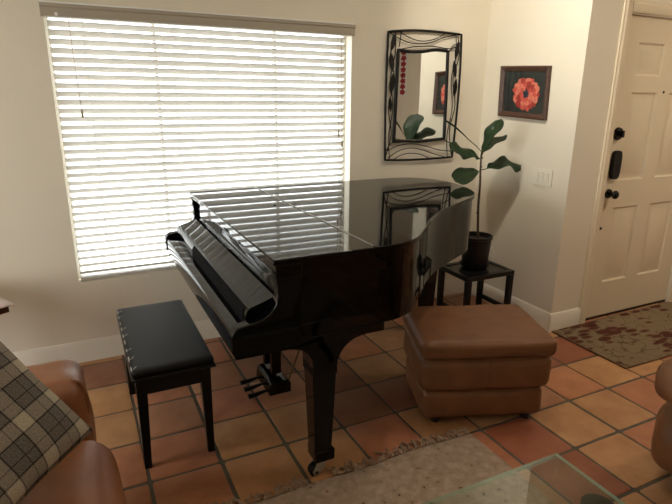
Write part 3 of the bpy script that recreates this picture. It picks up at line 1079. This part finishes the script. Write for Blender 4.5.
bm = B(); prism(bm, rectp(-u + fw - .001, u - fw + .001, -v + fw - .001, v - fw + .001), 'x', XR - .0095, XR - .0105)
obj('picture_glass', bm, M_picglass, pic, smooth=0)

# ------------------------------------------------------------------ switch plate and outlet
sw = root('light_switch', 'ivory three-gang light switch plate below the framed picture', 'light switch', (XR, 2.652, 1.055))
bm = B(); soft_box(bm, (XR - .003, 2.652, 1.055), (.006, .176, .116), .0025, N=4)
obj('switch_plate', bm, M_plate, sw, smooth=40)
for dy in (-.046, 0, .046):
    bm = B()
    prism(bm, [(XR - .006, 1.022), (XR - .0075, 1.022), (XR - .012, 1.086), (XR - .006, 1.088)], 'y', 2.652 + dy - .0165, 2.652 + dy + .0165)
    obj('rocker', bm, M_plate, sw, smooth=20, bevel=.0008)
outl = root('wall_outlet', 'ivory electrical outlet low on the wall beside the plant pot', 'outlet', (XR, 3.07, .39))
bm = B(); soft_box(bm, (XR - .003, 3.07, .39), (.006, .072, .116), .0025, N=4)
obj('outlet_plate', bm, M_plate, outl, smooth=40)
for dz in (-.022, .022):
    bm = B(); prism(bm, [(3.07 + .017 * math.cos(a * PI / 8), .39 + dz + .015 * math.sin(a * PI / 8)) for a in range(16)], 'x', XR - .006, XR - .0075)
    s_ = obj('socket', bm, M_plate, outl, smooth=30)
    bm = B()
    box(bm, XR - .0079, XR - .0074, 3.07 - .008, 3.07 - .006, .39 + dz - .004, .39 + dz + .005)
    box(bm, XR - .0079, XR - .0074, 3.07 + .006, 3.07 + .008, .39 + dz - .004, .39 + dz + .005)
    obj('slot', bm, M_feet, s_, smooth=0)

# ------------------------------------------------------------------ side table and plant
st = root('side_table', 'low black square side table in the corner holding the potted plant', 'side table', (2.495, 2.825, 0))
tx0, tx1, ty0, ty1, tz = 2.292, 2.705, 2.655, 2.99, .405
bm = B()
w = .034
for a in ((tx0, tx1, ty0, ty0 + w), (tx0, tx1, ty1 - w, ty1), (tx0, tx0 + w, ty0 + w, ty1 - w), (tx1 - w, tx1, ty0 + w, ty1 - w)):
    box(bm, *a, tz - .032, tz)
bmesh.ops.remove_doubles(bm, verts=bm.verts, dist=1e-5)
obj('top_frame', bm, M_blacksatin, st, bevel=.003)
bm = B(); box(bm, tx0 + w, tx1 - w, ty0 + w, ty1 - w, tz - .016, tz - .005)
obj('top_panel', bm, simple('dark table panel', (.012, .011, .0105, 1), .25, var=.3, scale=30), st, smooth=0)
for lx in (tx0 + .02, tx1 - .02):
    for ly_ in (ty0 + .02, ty1 - .02):
        bm = B(); taper(bm, lx, ly_, 0, .034, .034, tz - .032, .038, .038)
        obj('leg', bm, M_blacksatin, st, bevel=.003)
for a in ((tx0 + .008, tx0 + .03, ty0 + .04, ty1 - .04), (tx1 - .03, tx1 - .008, ty0 + .04, ty1 - .04)):
    bm = B(); box(bm, *a, .10, .13)
    obj('stretcher', bm, M_blacksatin, st, bevel=.002)

pc = (2.495, 2.84)
plant = root('potted_fig_plant', 'young fiddle leaf fig in a black pot on the black side table', 'plant', (pc[0], pc[1], tz))
z0 = tz
bm = B()
lathe(bm, [(0, z0 + .012), (.084, z0 + .012), (.088, z0 + .02), (.104, z0 + .215), (.111, z0 + .218), (.111, z0 + .236), (.103, z0 + .236), (.100, z0 + .20), (0, z0 + .20)], *pc, 40)
obj('pot', bm, M_pot, plant, smooth=40)
bm = B()
lathe(bm, [(0, z0), (.085, z0), (.108, z0 + .028), (.104, z0 + .028), (.084, z0 + .006), (0, z0 + .006)], *pc, 40)
obj('saucer', bm, M_pot, plant, smooth=40)
bm = B()
bmesh.ops.create_grid(bm, x_segments=18, y_segments=18, size=.1, matrix=Matrix.Translation((pc[0], pc[1], z0 + .206)))
bmesh.ops.delete(bm, geom=[v for v in bm.verts if (v.co.x - pc[0]) ** 2 + (v.co.y - pc[1]) ** 2 > .0995 ** 2], context='VERTS')
for v in bm.verts:
    v.co.z += .006 * noise.noise(v.co * 60)
obj('soil', bm, M_soil, plant, smooth=180)
bm = B()
stem_pts = spline([(2.508, 2.84, .60), (2.498, 2.842, .72), (2.490, 2.845, .86), (2.494, 2.85, .98), (2.487, 2.85, 1.09), (2.484, 2.852, 1.19), (2.486, 2.85, 1.225)], 6)
tube(bm, stem_pts, [.0095 - .0045 * i / len(stem_pts) for i in range(len(stem_pts))], 10)
for zz in (.80, .93, 1.05, 1.12, 1.18):
    bmesh.ops.create_uvsphere(bm, u_segments=10, v_segments=6, radius=.0095, matrix=Matrix.Translation((2.489, 2.848, zz)) @ Matrix.Diagonal((1, 1, .5, 1)))
obj('stem', bm, M_stem, plant, smooth=180)
def leaf(base, mid, tip, width, up, pet, fold=.25, wave=.12, prof='fiddle', seed=0):
    """midrib base->mid->tip, blade plane spanned by rib and side = rib x up"""
    base, mid, tip, up = Vector(base), Vector(mid), Vector(tip), Vector(up).normalized()
    bm = B()
    NL, NW = 18, 8
    rows = []
    for i in range(NL + 1):
        t = i / NL
        p = base * (1 - t) ** 2 + mid * 2 * t * (1 - t) + tip * t * t
        d = (mid - base) * 2 * (1 - t) + (tip - mid) * 2 * t
        d.normalize()
        side = d.cross(up).normalized()
        nrm = side.cross(d).normalized()
        # obovate: widest past the middle, waisted near the base
        wv = (.12 + .98 * t ** .85) * math.sqrt(max(0, 1 - t ** 5.5)) * min(1, (t + .02) / .12) ** .6
        hw = width / 2 * max(wv, .02)
        row = []
        for k in range(NW + 1):
            s = 2 * k / NW - 1
            ww = wave * hw * math.sin(t * 11 + seed + (1.2 if s > 0 else 0)) * abs(s) ** 1.5
            row.append(bm.verts.new(p + side * (s * hw) + nrm * (abs(s) * hw * fold + ww)))
        rows.append(row)
    for a, b2 in zip(rows, rows[1:]):
        for k in range(NW):
            bm.faces.new((a[k], a[k + 1], b2[k + 1], b2[k]))
    o = obj('leaf', bm, M_leaf, plant, smooth=180, solid=.0016)
    bm = B()
    pet = [Vector(x) for x in pet]
    tube(bm, spline([tuple(x) for x in pet], 5), .0032, 8)
    tube(bm, [tuple(base * (1 - t) ** 2 + mid * 2 * t * (1 - t) + tip * t * t) for t in (0, .2, .4, .6, .8, .95)], [.003, .0028, .0024, .002, .0016, .001], 6)
    obj('petiole', bm, simple('leaf vein', srgb(54, 72, 40), .5), o)
    return o
V_ = (-.42, -.86, .28)        # towards the viewer
leaf((2.492, 2.85, 1.215), (2.515, 2.83, 1.31), (2.592, 2.81, 1.437), .24, (-.90, .25, .32), [(2.486, 2.85, 1.20), (2.492, 2.85, 1.215)], .12, .10, seed=1)
leaf((2.500, 2.855, 1.215), (2.58, 2.88, 1.24), (2.70, 2.90, 1.315), .22, (-.80, .05, .60), [(2.486, 2.85, 1.195), (2.500, 2.855, 1.215)], .2, .12, seed=2)
leaf((2.470, 2.845, 1.175), (2.36, 2.83, 1.245), (2.195, 2.82, 1.255), .16, (-.15, -.62, .75), [(2.484, 2.85, 1.17), (2.470, 2.845, 1.175)], -.15, .30, seed=4)
leaf((2.455, 2.84, 1.095), (2.35, 2.80, 1.105), (2.215, 2.77, 1.045), .17, (-.15, -.62, .75), [(2.487, 2.85, 1.085), (2.455, 2.84, 1.095)], .1, .12, seed=6)
leaf((2.545, 2.85, 1.105), (2.66, 2.86, 1.17), (2.84, 2.84, 1.115), .18, (.05, -.42, .90), [(2.488, 2.85, 1.10), (2.515, 2.85, 1.10), (2.545, 2.85, 1.105)], -.12, .34, seed=7)
leaf((2.40, 2.89, 1.30), (2.31, 2.93, 1.385), (2.235, 2.96, 1.425), .026, (.3, -.05, .95), [(2.486, 2.852, 1.22), (2.445, 2.87, 1.262), (2.40, 2.89, 1.30)], .9, .05, seed=9)

# ------------------------------------------------------------------ ottoman
ot = root('ottoman', 'tan leather ottoman in three stacked tiers on the tile floor', 'ottoman', (1.772, 1.965, 0), math.radians(-21))
bm = B(); soft_box(bm, (0, .008, .412), (.672, .490, .098), .036, (.004, .006, .004), 26, .003, 9, 1)
obj('top_cushion', bm, M_leather, ot, smooth=180, local=True)
bm = B(); soft_box(bm, (0, .004, .275), (.655, .465, .186), .05, (.008, .010, 0), 24, .003, 9, 2)
obj('middle_tier', bm, M_leather, ot, smooth=180, local=True)
bm = B(); soft_box(bm, (-.004, .004, .110), (.615, .435, .156), .035, (.006, .008, 0), 24, .003, 9, 3)
obj('bottom_tier', bm, M_leather, ot, smooth=180, local=True)
for sx in (-1, 1):
    for sy in (-1, 1):
        bm = B(); cyl(bm, (sx * .235, sy * .165, 0), (sx * .235, sy * .165, .035), .022, .026, 16)
        obj('foot', bm, M_feet, ot, local=True)
bm = B()
tube(bm, [(0, -.229, .20), (0, -.2405, .275), (0, -.229, .35)], .0016, 6)
obj('seam', bm, simple('seam thread', srgb(96, 58, 34), .7), ot, local=True)

# ------------------------------------------------------------------ living-room rug with fringe
RX0, RX1, RY0, RY1 = .02, 1.588, -.55, 1.732
rug = root('area_rug', 'speckled beige wool rug with fringe lying under the glass table', 'rug', (.8, .6, 0))
bm = B()
NX, NY = 50, 70
gr = []
def edge_x(y):
    return RX1 + .008 * noise.noise(Vector((y * 3, 1.7, 0)))
def edge_y(x):
    return RY1 + .012 * noise.noise(Vector((x * 3.5, 7.7, 0)))
for zi in (0, 1):
    g = []
    for i in range(NX + 1):
        row = []
        for j in range(NY + 1):
            s, t = i / NX, j / NY
            x = RX0 + (edge_x(RY0 + (RY1 - RY0) * t) - RX0) * s
            y = RY0 + (edge_y(x) - RY0) * t
            e = min(s, 1 - s, t * 1.4, (1 - t) * 1.4)
            z = (.0125 * min(1, (e / .012)) ** .5 if zi else .0012) + (.0015 * noise.noise(Vector((x * 9, y * 9, 3))) if zi else 0)
            row.append(bm.verts.new((x, y, max(.001, z))))
        g.append(row)
    gr.append(g)
for zi in (0, 1):
    for i in range(NX):
        for j in range(NY):
            g = gr[zi]
            bm.faces.new((g[i][j], g[i + 1][j], g[i + 1][j + 1], g[i][j + 1]))
for i in range(NX):
    for j in (0, NY):
        bm.faces.new((gr[0][i][j], gr[0][i + 1][j], gr[1][i + 1][j], gr[1][i][j]))
for j in range(NY):
    for i in (0, NX):
        bm.faces.new((gr[0][i][j], gr[0][i][j + 1], gr[1][i][j + 1], gr[1][i][j]))
obj('woven_field', bm, M_rug, rug, smooth=60)
bm = B()
r4 = random.Random(21)
x = RX0 + .01
while x < RX1 - .005:
    y = edge_y(x) - .004
    if .735 < x < .85:
        x += .01
        continue
    ln = r4.uniform(.03, .075)
    dx, cu = r4.uniform(-.035, .035), r4.uniform(-.018, .018)
    tube(bm, [(x, y, .006), (x + dx * .3 + cu, y + ln * .4, .010 + r4.uniform(0, .008)), (x + dx * .8, y + ln * .8, .007), (x + dx, y + ln, .004)], [.0045, .0055, .0042, .0028], 6)
    x += r4.uniform(.009, .017)
obj('fringe', bm, M_fringe, rug, smooth=60, kind='stuff')

# ------------------------------------------------------------------ entry rug
er = root('entry_rug', 'tan entry rug with dark red leaf pattern in front of the door', 'rug', (3.56, 2.11, 0))
bm = B(); prism(bm, [(2.872, 2.408), (2.862, 1.838), (4.26, 1.822), (4.27, 2.425)], 'z', .001, .009)
obj('rug_field', bm, M_mat, er, smooth=30, bevel=.003)
bm = B()
tube(bm, [(2.872, 2.408, .006), (2.866, 2.1, .006), (2.862, 1.838, .006), (3.5, 1.826, .006), (4.26, 1.822, .006), (4.268, 2.1, .006), (4.27, 2.425, .006), (3.5, 2.42, .006)], .0055, 8, closed=True)
obj('rug_binding', bm, M_matedge, er, smooth=60)

# ------------------------------------------------------------------ glass coffee table
GT = .43
ct = root('coffee_table', 'rectangular glass coffee table with green edges standing on the beige rug', 'coffee table', (.85, .62, 0))
gx0, gx1, gy0, gy1 = .35, 1.345, .30, 1.048
bm = B(); box(bm, gx0, gx1, gy0, gy1, GT - .012, GT)
for f in bm.faces:
    if abs(f.normal.z) < .5:
        f.material_index = 0
bm.normal_update()
for f in bm.faces:
    if abs(f.normal.z) < .5:
        f.material_index = 1
obj('glass_top', bm, [M_tableglass, M_glassedge], ct, smooth=0)
bm = B()
# ground bevel: a slim strip around the top
for ins, dz in ((0, 0),):
    a = [(gx0 + .001, gy0 + .001), (gx1 - .001, gy0 + .001), (gx1 - .001, gy1 - .001), (gx0 + .001, gy1 - .001)]
    b2 = [(gx0 + .022, gy0 + .022), (gx1 - .022, gy0 + .022), (gx1 - .022, gy1 - .022), (gx0 + .022, gy1 - .022)]
    va = [bm.verts.new((*p, GT + .0004)) for p in a]
    vb = [bm.verts.new((*p, GT + .0018)) for p in b2]
    for s in range(4):
        bm.faces.new((va[s], va[(s + 1) % 4], vb[(s + 1) % 4], vb[s]))
obj('glass_bevel', bm, thin_glass('bevel glass', (.82, .92, .87, 1), 1.6), ct, smooth=0)
for sx, x in ((1, 1.20), (-1, .50)):
    for sy, y in ((1, .80), (-1, .42)):
        bm = B()
        pts = spline([(x + sx * .07, y + sy * .02, .03), (x + sx * .05, y + sy * .015, .08), (x - sx * .02, y, .20), (x - sx * .0, y, .31), (x + sx * .06, y + sy * .02, .375), (x + sx * .085, y + sy * .03, .405)], 6)
        tube(bm, pts, [.016 + .006 * math.sin(PI * i / len(pts)) for i in range(len(pts))], 12)
        o = obj('leg', bm, M_blackmetal, ct, smooth=180)
        bm = B(); lathe(bm, [(0, .398), (.045, .398), (.05, .405), (.05, .414), (.044, .4175), (0, .4175)], x + sx * .085, y + sy * .03, 28)
        obj('support_pad', bm, M_blackmetal, o, smooth=40)
for y in (.42, .80):
    bm = B(); tube(bm, [(.50, y, .2), (.68, y, .17), (.85, y, .16), (1.02, y, .17), (1.20, y, .2)], .012, 10)
    obj('cross_bar', bm, M_blackmetal, ct, smooth=180)

# ------------------------------------------------------------------ sofa on the left
sofa = root('leather_sofa', 'tan leather sofa at the left edge with plaid pillow on it', 'sofa', (-.55, 1.1, 0))
ST = .435
bm = B(); soft_box(bm, (-.405, 1.40, ST - .07), (.80, .74, .24), .085, (.03, .01, .025), 20, .008, 7, 4)
obj('seat_cushion', bm, M_leather2, sofa, smooth=180)
bm = B(); soft_box(bm, (-.405, .66, ST - .07), (.80, .72, .24), .085, (.03, .01, .025), 20, .008, 7, 5)
obj('seat_cushion', bm, M_leather2, sofa, smooth=180)
bm = B(); soft_box(bm, (-.42, 1.02, .155), (.82, 1.60, .25), .05, (.02, .01, 0), 14, .004, 7, 6)
obj('base', bm, M_leather2, sofa, smooth=180)
def arm(yc_, seed):
    bm = B()
    def shp(p):
        # front of the arm leans forward towards the floor and swells at the top
        k = (p.z + .30) / .60
        return Vector((p.x + (.02 if p.x > 0 else 0) * (1 - k), p.y * (1 + .10 * math.sin(PI * min(1, max(0, k)))), p.z))
    soft_box(bm, (-.487, yc_, .34), (.85, .25, .64), .06, (.006, .012, .012), 24, .010, 8, seed, shape=shp)
    a = obj('arm', bm, M_leather2, sofa, smooth=180)
    return a
a1 = arm(1.885, 7)
a2 = arm(.16, 8)
# gathered pleats at the arm front
for k, (zt, ln) in enumerate(((.575, .10), (.555, .12), (.535, .10))):
    bm = B()
    tube(bm, spline([(-.09 - .02 * k, 1.80 + .03 * k, .662), (-.063, 1.80 + .035 * k, zt + .05), (-.058, 1.81 + .035 * k, zt - ln)], 5), [.002, .004, .005, .006, .006, .006, .006, .005, .004, .003, .002], 6)
    obj('pleat', bm, M_leather2, a1, smooth=180)
bm = B(); soft_box(bm, (-.86, 1.02, .52), (.26, 1.52, .70), .10, (.03, .01, .02), 20, .010, 6, 9)
obj('backrest', bm, M_leather2, sofa, smooth=180)
for sx in (-.85, -.12):
    for y in (.2, 1.84):
        bm = B(); cyl(bm, (sx, y, 0), (sx, y, .04), .03, .035, 16)
        obj('foot', bm, M_feet, sofa)

# plaid pillow leaning in the corner of seat and arm
Rc = Vector((-.045, 1.648, .552)); Lo = Vector((-.350, 1.311, .485)); Up = Vector((-.305, 1.807, .896))
Ce = Vector((0, 0, 1.5763))     # a little towards the viewer so it clears the seat
Rc, Lo, Up = (Ce + (p - Ce) * .955 for p in (Rc, Lo, Up))
e1 = (Up - Rc).normalized(); nn = e1.cross((Lo - Rc)).normalized(); e2 = nn.cross(e1).normalized()
if e2.dot(Lo - Rc) < 0:
    e2 = -e2
S = .45
cen = Rc + (e1 + e2) * (S / 2)
if nn.z < 0:
    nn = -nn
bm = B()
uvl = bm.loops.layers.uv.new('UVMap')
N = 24
uvof = {}
sheets = []
for sgn in (1, -1):
    g = []
    for i in range(N + 1):
        row = []
        for j in range(N + 1):
            a, c = 2 * i / N - 1, 2 * j / N - 1
            th = .068 * ((1 - a ** 4) * (1 - c ** 4)) ** .55
            pin = 1 - .045 * (1 - abs(a * c)) * max(abs(a), abs(c)) ** 3
            p = cen + e1 * (a * S / 2 * pin) + e2 * (c * S / 2 * pin) + nn * (sgn * th) + nn * (.006 * noise.noise(Vector((a * 2, c * 2, sgn))))
            if sgn == -1 and (i in (0, N) or j in (0, N)):
                row.append(sheets[0][i][j])
            else:
                v = bm.verts.new(p)
                uvof[v] = (i / N, j / N)
                row.append(v)
        g.append(row)
    sheets.append(g)
for k, g in enumerate(sheets):
    for i in range(N):
        for j in range(N):
            q = (g[i][j], g[i + 1][j], g[i + 1][j + 1], g[i][j + 1])
            f = bm.faces.new(q if k == 0 else q[::-1])
            for lp in f.loops:
                lp[uvl].uv = uvof[lp.vert]
pil = obj('throw_pillow', bm, M_plaid, smooth=180)
tag(pil, 'grey plaid woven throw pillow leaning on the left leather sofa', 'pillow')

# ------------------------------------------------------------------ armchair at the right edge
ac = root('leather_armchair', 'tan leather armchair with rolled arm cut off by the right edge', 'armchair', (2.62, .75, 0))
def charm(yc_, seed):
    bm = B()
    soft_box(bm, (2.49, yc_, .20), (.82, .26, .335), .11, (.055, .012, 0), 24, .004, 8, seed)
    o = obj('arm', bm, M_leather, ac, smooth=180)
    bm = B()
    soft_box(bm, (2.44, yc_, .468), (.80, .28, .205), .10, (.055, .012, .008), 24, .004, 8, seed + 2)
    obj('arm_pad', bm, M_leather, o, smooth=180)
charm(1.08, 11)
charm(.24, 12)
bm = B(); soft_box(bm, (2.58, .66, .33), (.80, .60, .24), .08, (.03, .01, .02), 18, .005, 8, 14)
obj('seat_cushion', bm, M_leather, ac, smooth=180)
bm = B(); soft_box(bm, (2.98, .65, .55), (.26, .60, .78), .10, (.03, .01, .02), 18, .006, 6, 15)
obj('backrest', bm, M_leather, ac, smooth=180)
for x in (2.32, 2.95):
    for y in (.24, 1.08):
        bm = B(); cyl(bm, (x, y, 0), (x, y, .05), .03, .035, 16)
        obj('foot', bm, M_feet, ac)

# ------------------------------------------------------------------ end table with cloth at the far left
et = root('end_table', 'brown end table beside the window wall at the left edge', 'end table', (-.715, 2.88, 0), math.radians(30))
bm = B(); box(bm, -.26, .26, -.26, .26, .575, .61)
obj('table_top', bm, M_tablewood, et, local=True, bevel=.004)
bm = B(); lathe(bm, [(0, .02), (.03, .02), (.034, .06), (.024, .14), (.03, .30), (.022, .48), (.05, .565), (.06, .575), (0, .575)], 0, 0, 24)
obj('pedestal', bm, M_tablewood, et, local=True, smooth=50)
for k in range(4):
    a = PI / 4 + k * PI / 2
    bm = B(); tube(bm, spline([(0, 0, .07), (.09 * math.cos(a), .09 * math.sin(a), .075), (.16 * math.cos(a), .16 * math.sin(a), .03), (.19 * math.cos(a), .19 * math.sin(a), .012)], 5), .012, 10)
    obj('foot', bm, M_tablewood, et, local=True, smooth=60)
bm = B()
NC = 24
g = []
for i in range(NC + 1):
    row = []
    for j in range(NC + 1):
        u, v = (i / NC - .5) * .56, (j / NC - .5) * .56
        z = .6145 + .004 * noise.noise(Vector((u * 9, v * 9, 0)))
        for w in (u, v):
            ex = abs(w) - .262
            if ex > 0:
                z -= ex * .25
        row.append(bm.verts.new((u, v, z + .003)))
    g.append(row)
for i in range(NC):
    for j in range(NC):
        bm.faces.new((g[i][j], g[i + 1][j], g[i + 1][j + 1], g[i][j + 1]))
clo = obj('table_cloth', bm, M_cloth, smooth=180, solid=.004)
clo.location = (-.715, 2.88, 0)
clo.rotation_euler = (0, 0, math.radians(30))
tag(clo, 'pale pinkish cloth lying on the end table at the left edge', 'cloth')

# ------------------------------------------------------------------ wall hanging on the far wall, seen in the mirror
wh = root('wall_hanging', 'narrow white wall hanging with red pattern seen in the mirror', 'wall hanging', (XE, -1.02, 2.0))
bm = B(); box(bm, XE - .008, XE - .002, -1.12, -.92, 1.58, 2.32)
obj('fabric_strip', bm, simple('white linen', srgb(225, 222, 212), .9), wh, smooth=0)
bm = B()
for k in range(8):
    z = 1.64 + k * .086
    for t in range(6):
        a = 2 * PI * t / 5 + k
        q = 0 if t == 5 else 1
        pts = [(-1.02 + q * .05 * math.cos(a) + .034 * math.cos(2 * PI * s / 10), z + q * .026 * math.sin(a) + .02 * math.sin(2 * PI * s / 10)) for s in range(10)]
        bm.faces.new([bm.verts.new((XE - .0085 - .0002 * t, *p)) for p in pts])
obj('red_motif', bm, simple('red motif', srgb(150, 30, 34), .8), wh, smooth=0, kind='stuff')
bm = B(); cyl(bm, (XE - .012, -1.12, 2.32), (XE - .012, -.92, 2.32), .008, n=12)
obj('hanging_rod', bm, M_framewood, wh)

# ------------------------------------------------------------------ lamps (modelled fixtures above the frame, spot added for the right wall)
def disc_lamp(x, y, power, col, label):
    l = root('ceiling_light', label, 'ceiling light', (x, y, ZC))
    bm = B(); lathe(bm, [(0, ZC - .001), (.15, ZC - .001), (.15, ZC - .03), (.135, ZC - .045), (.135, ZC - .03), (0, ZC - .03)], x, y, 36)
    obj('rim_ring', bm, M_vinyl, l, smooth=40)
    m, nt, b = new_mat('lamp diffuser')
    b.inputs['Emission Color'].default_value = col
    b.inputs['Emission Strength'].default_value = 4
    bm = B(); lathe(bm, [(0, ZC - .06), (.08, ZC - .055), (.132, ZC - .04), (.132, ZC - .032), (0, ZC - .032)], x, y, 36)
    obj('diffuser', bm, m, l, smooth=60)
    ld = bpy.data.lights.new('lamp', 'AREA')
    ld.shape = 'DISK'
    ld.size = .28
    ld.energy = power
    ld.color = col[:3]
    lo = bpy.data.objects.new('lamp', ld)
    COL.objects.link(lo)
    lo.location = (x, y, ZC - .065)
    return l
disc_lamp(1.9, 2.1, 4.5, (1.0, .90, .74, 1), 'round ceiling light above the piano, out of frame')
disc_lamp(3.7, 1.1, 13, (1.0, .86, .68, 1), 'round ceiling light in the entry, out of frame')

sl = root('added_wall_spot', 'added unseen ceiling spot that brightens the right wall, out of frame', 'added light', (1.65, 2.25, ZC))
bm = B(); cyl(bm, (1.65, 2.25, ZC - .001), (1.65, 2.25, ZC - .02), .05, .05, 28)  # added fixture, put in to brighten the right wall
obj('mount', bm, M_vinyl, sl, smooth=40)
aim = (Vector((2.86, 2.80, 1.95)) - Vector((1.65, 2.25, ZC - .08))).normalized()
p0 = Vector((1.65, 2.25, ZC - .08))
bm = B(); cyl(bm, p0 - aim * .04, p0 + aim * .07, .035, .045, 28, caps=False); cyl(bm, p0 - aim * .04, p0 - aim * .035, .035, .035, 28)
cyl(bm, (1.65, 2.25, ZC - .02), tuple(p0 - aim * .02), .008, .008, 10)
obj('spot_head', bm, M_vinyl, sl, smooth=40)
ld = bpy.data.lights.new('spot', 'SPOT')
ld.energy = 46
ld.color = (1.0, .93, .80)
ld.spot_size = math.radians(95)
ld.spot_blend = 1.0
ld.shadow_soft_size = .04
lo = bpy.data.objects.new('spot', ld)
COL.objects.link(lo)
lo.location = p0 + aim * .08
lo.rotation_euler = aim.to_track_quat('-Z', 'Y').to_euler()

# daylight: overcast sky outside, portal in back window, added lamp behind side window
wd = bpy.data.worlds.new('sky')
scene.world = wd
wd.use_nodes = True
nt = wd.node_tree
bg = nt.nodes['Background']
tc = nt.nodes.new('ShaderNodeTexCoord')
sp = nt.nodes.new('ShaderNodeSeparateXYZ')
nt.links.new(tc.outputs['Generated'], sp.inputs[0])
r = nt.nodes.new('ShaderNodeValToRGB')          # bright hazy sky over a darker ground
e = r.color_ramp.elements
e[0].position = 0.0; e[0].color = (0.35, 0.35, 0.34, 1)
e[1].position = 1.0; e[1].color = (1.0, 1.0, 1.0, 1)
x = e.new(0.49); x.color = (0.72, 0.72, 0.72, 1)
x = e.new(0.53); x.color = (0.95, 0.96, 0.98, 1)
mr = nt.nodes.new('ShaderNodeMath'); mr.operation = 'MULTIPLY_ADD'
mr.inputs[1].default_value = .5; mr.inputs[2].default_value = .5
nt.links.new(sp.outputs['Z'], mr.inputs[0])
nt.links.new(mr.outputs[0], r.inputs['Fac'])
nt.links.new(r.outputs['Color'], bg.inputs['Color'])
bg.inputs['Strength'].default_value = 5.0
def portal(loc, rot, sx, sy):
    ld = bpy.data.lights.new('window daylight', 'AREA')
    ld.shape = 'RECTANGLE'
    ld.size, ld.size_y = sx, sy
    ld.cycles.is_portal = True
    o = bpy.data.objects.new('window_daylight', ld)
    COL.objects.link(o)
    o.location = loc
    o.rotation_euler = rot
portal(((WX0 + WX1) / 2, YB + WT + .01, (WZ0 + WZ1) / 2), (math.radians(-90), 0, 0), WX1 - WX0, WZ1 - WZ0)
ld = bpy.data.lights.new('side daylight', 'AREA')
ld.shape = 'RECTANGLE'
ld.size, ld.size_y = SZ1 - SZ0, SY1 - SY0
ld.energy = 23
ld.color = (1.0, .98, .94)
lo = bpy.data.objects.new('side_daylight', ld)
COL.objects.link(lo)
lo.location = (XL - WT - .05, (SY0 + SY1) / 2, (SZ0 + SZ1) / 2)
lo.rotation_euler = (0, math.radians(-90), 0)

# ------------------------------------------------------------------ camera
rx = Vector((0.8994863853906996, -0.43684954628268774, 0.009312164591750315))
ru = Vector((0.11499656445119505, 0.2572343319790071, 0.9594823023984007))
rf = Vector((0.4215448169070474, 0.8619704010950283, -0.2816149764747607))
Mx = Matrix(((rx.x, ru.x, -rf.x, 0), (rx.y, ru.y, -rf.y, 0), (rx.z, ru.z, -rf.z, 1.5763), (0, 0, 0, 1)))
cd = bpy.data.cameras.new('camera')
cam = bpy.data.objects.new('camera', cd)
COL.objects.link(cam)
cam.matrix_world = Mx
cd.sensor_width = 36
cd.lens = 532.68 / 672 * 36
cd.clip_start = .05
scene.camera = cam

scene.view_settings.view_transform = 'Standard'
scene.view_settings.look = 'None'
scene.view_settings.gamma = 1
scene.view_settings.use_curve_mapping = False
scene.view_settings.exposure = 0.5
scene.cycles.use_denoising = True
scene.cycles.max_bounces = 10
scene.cycles.diffuse_bounces = 5
scene.cycles.transparent_max_bounces = 16
scene.cycles.sample_clamp_indirect = 6
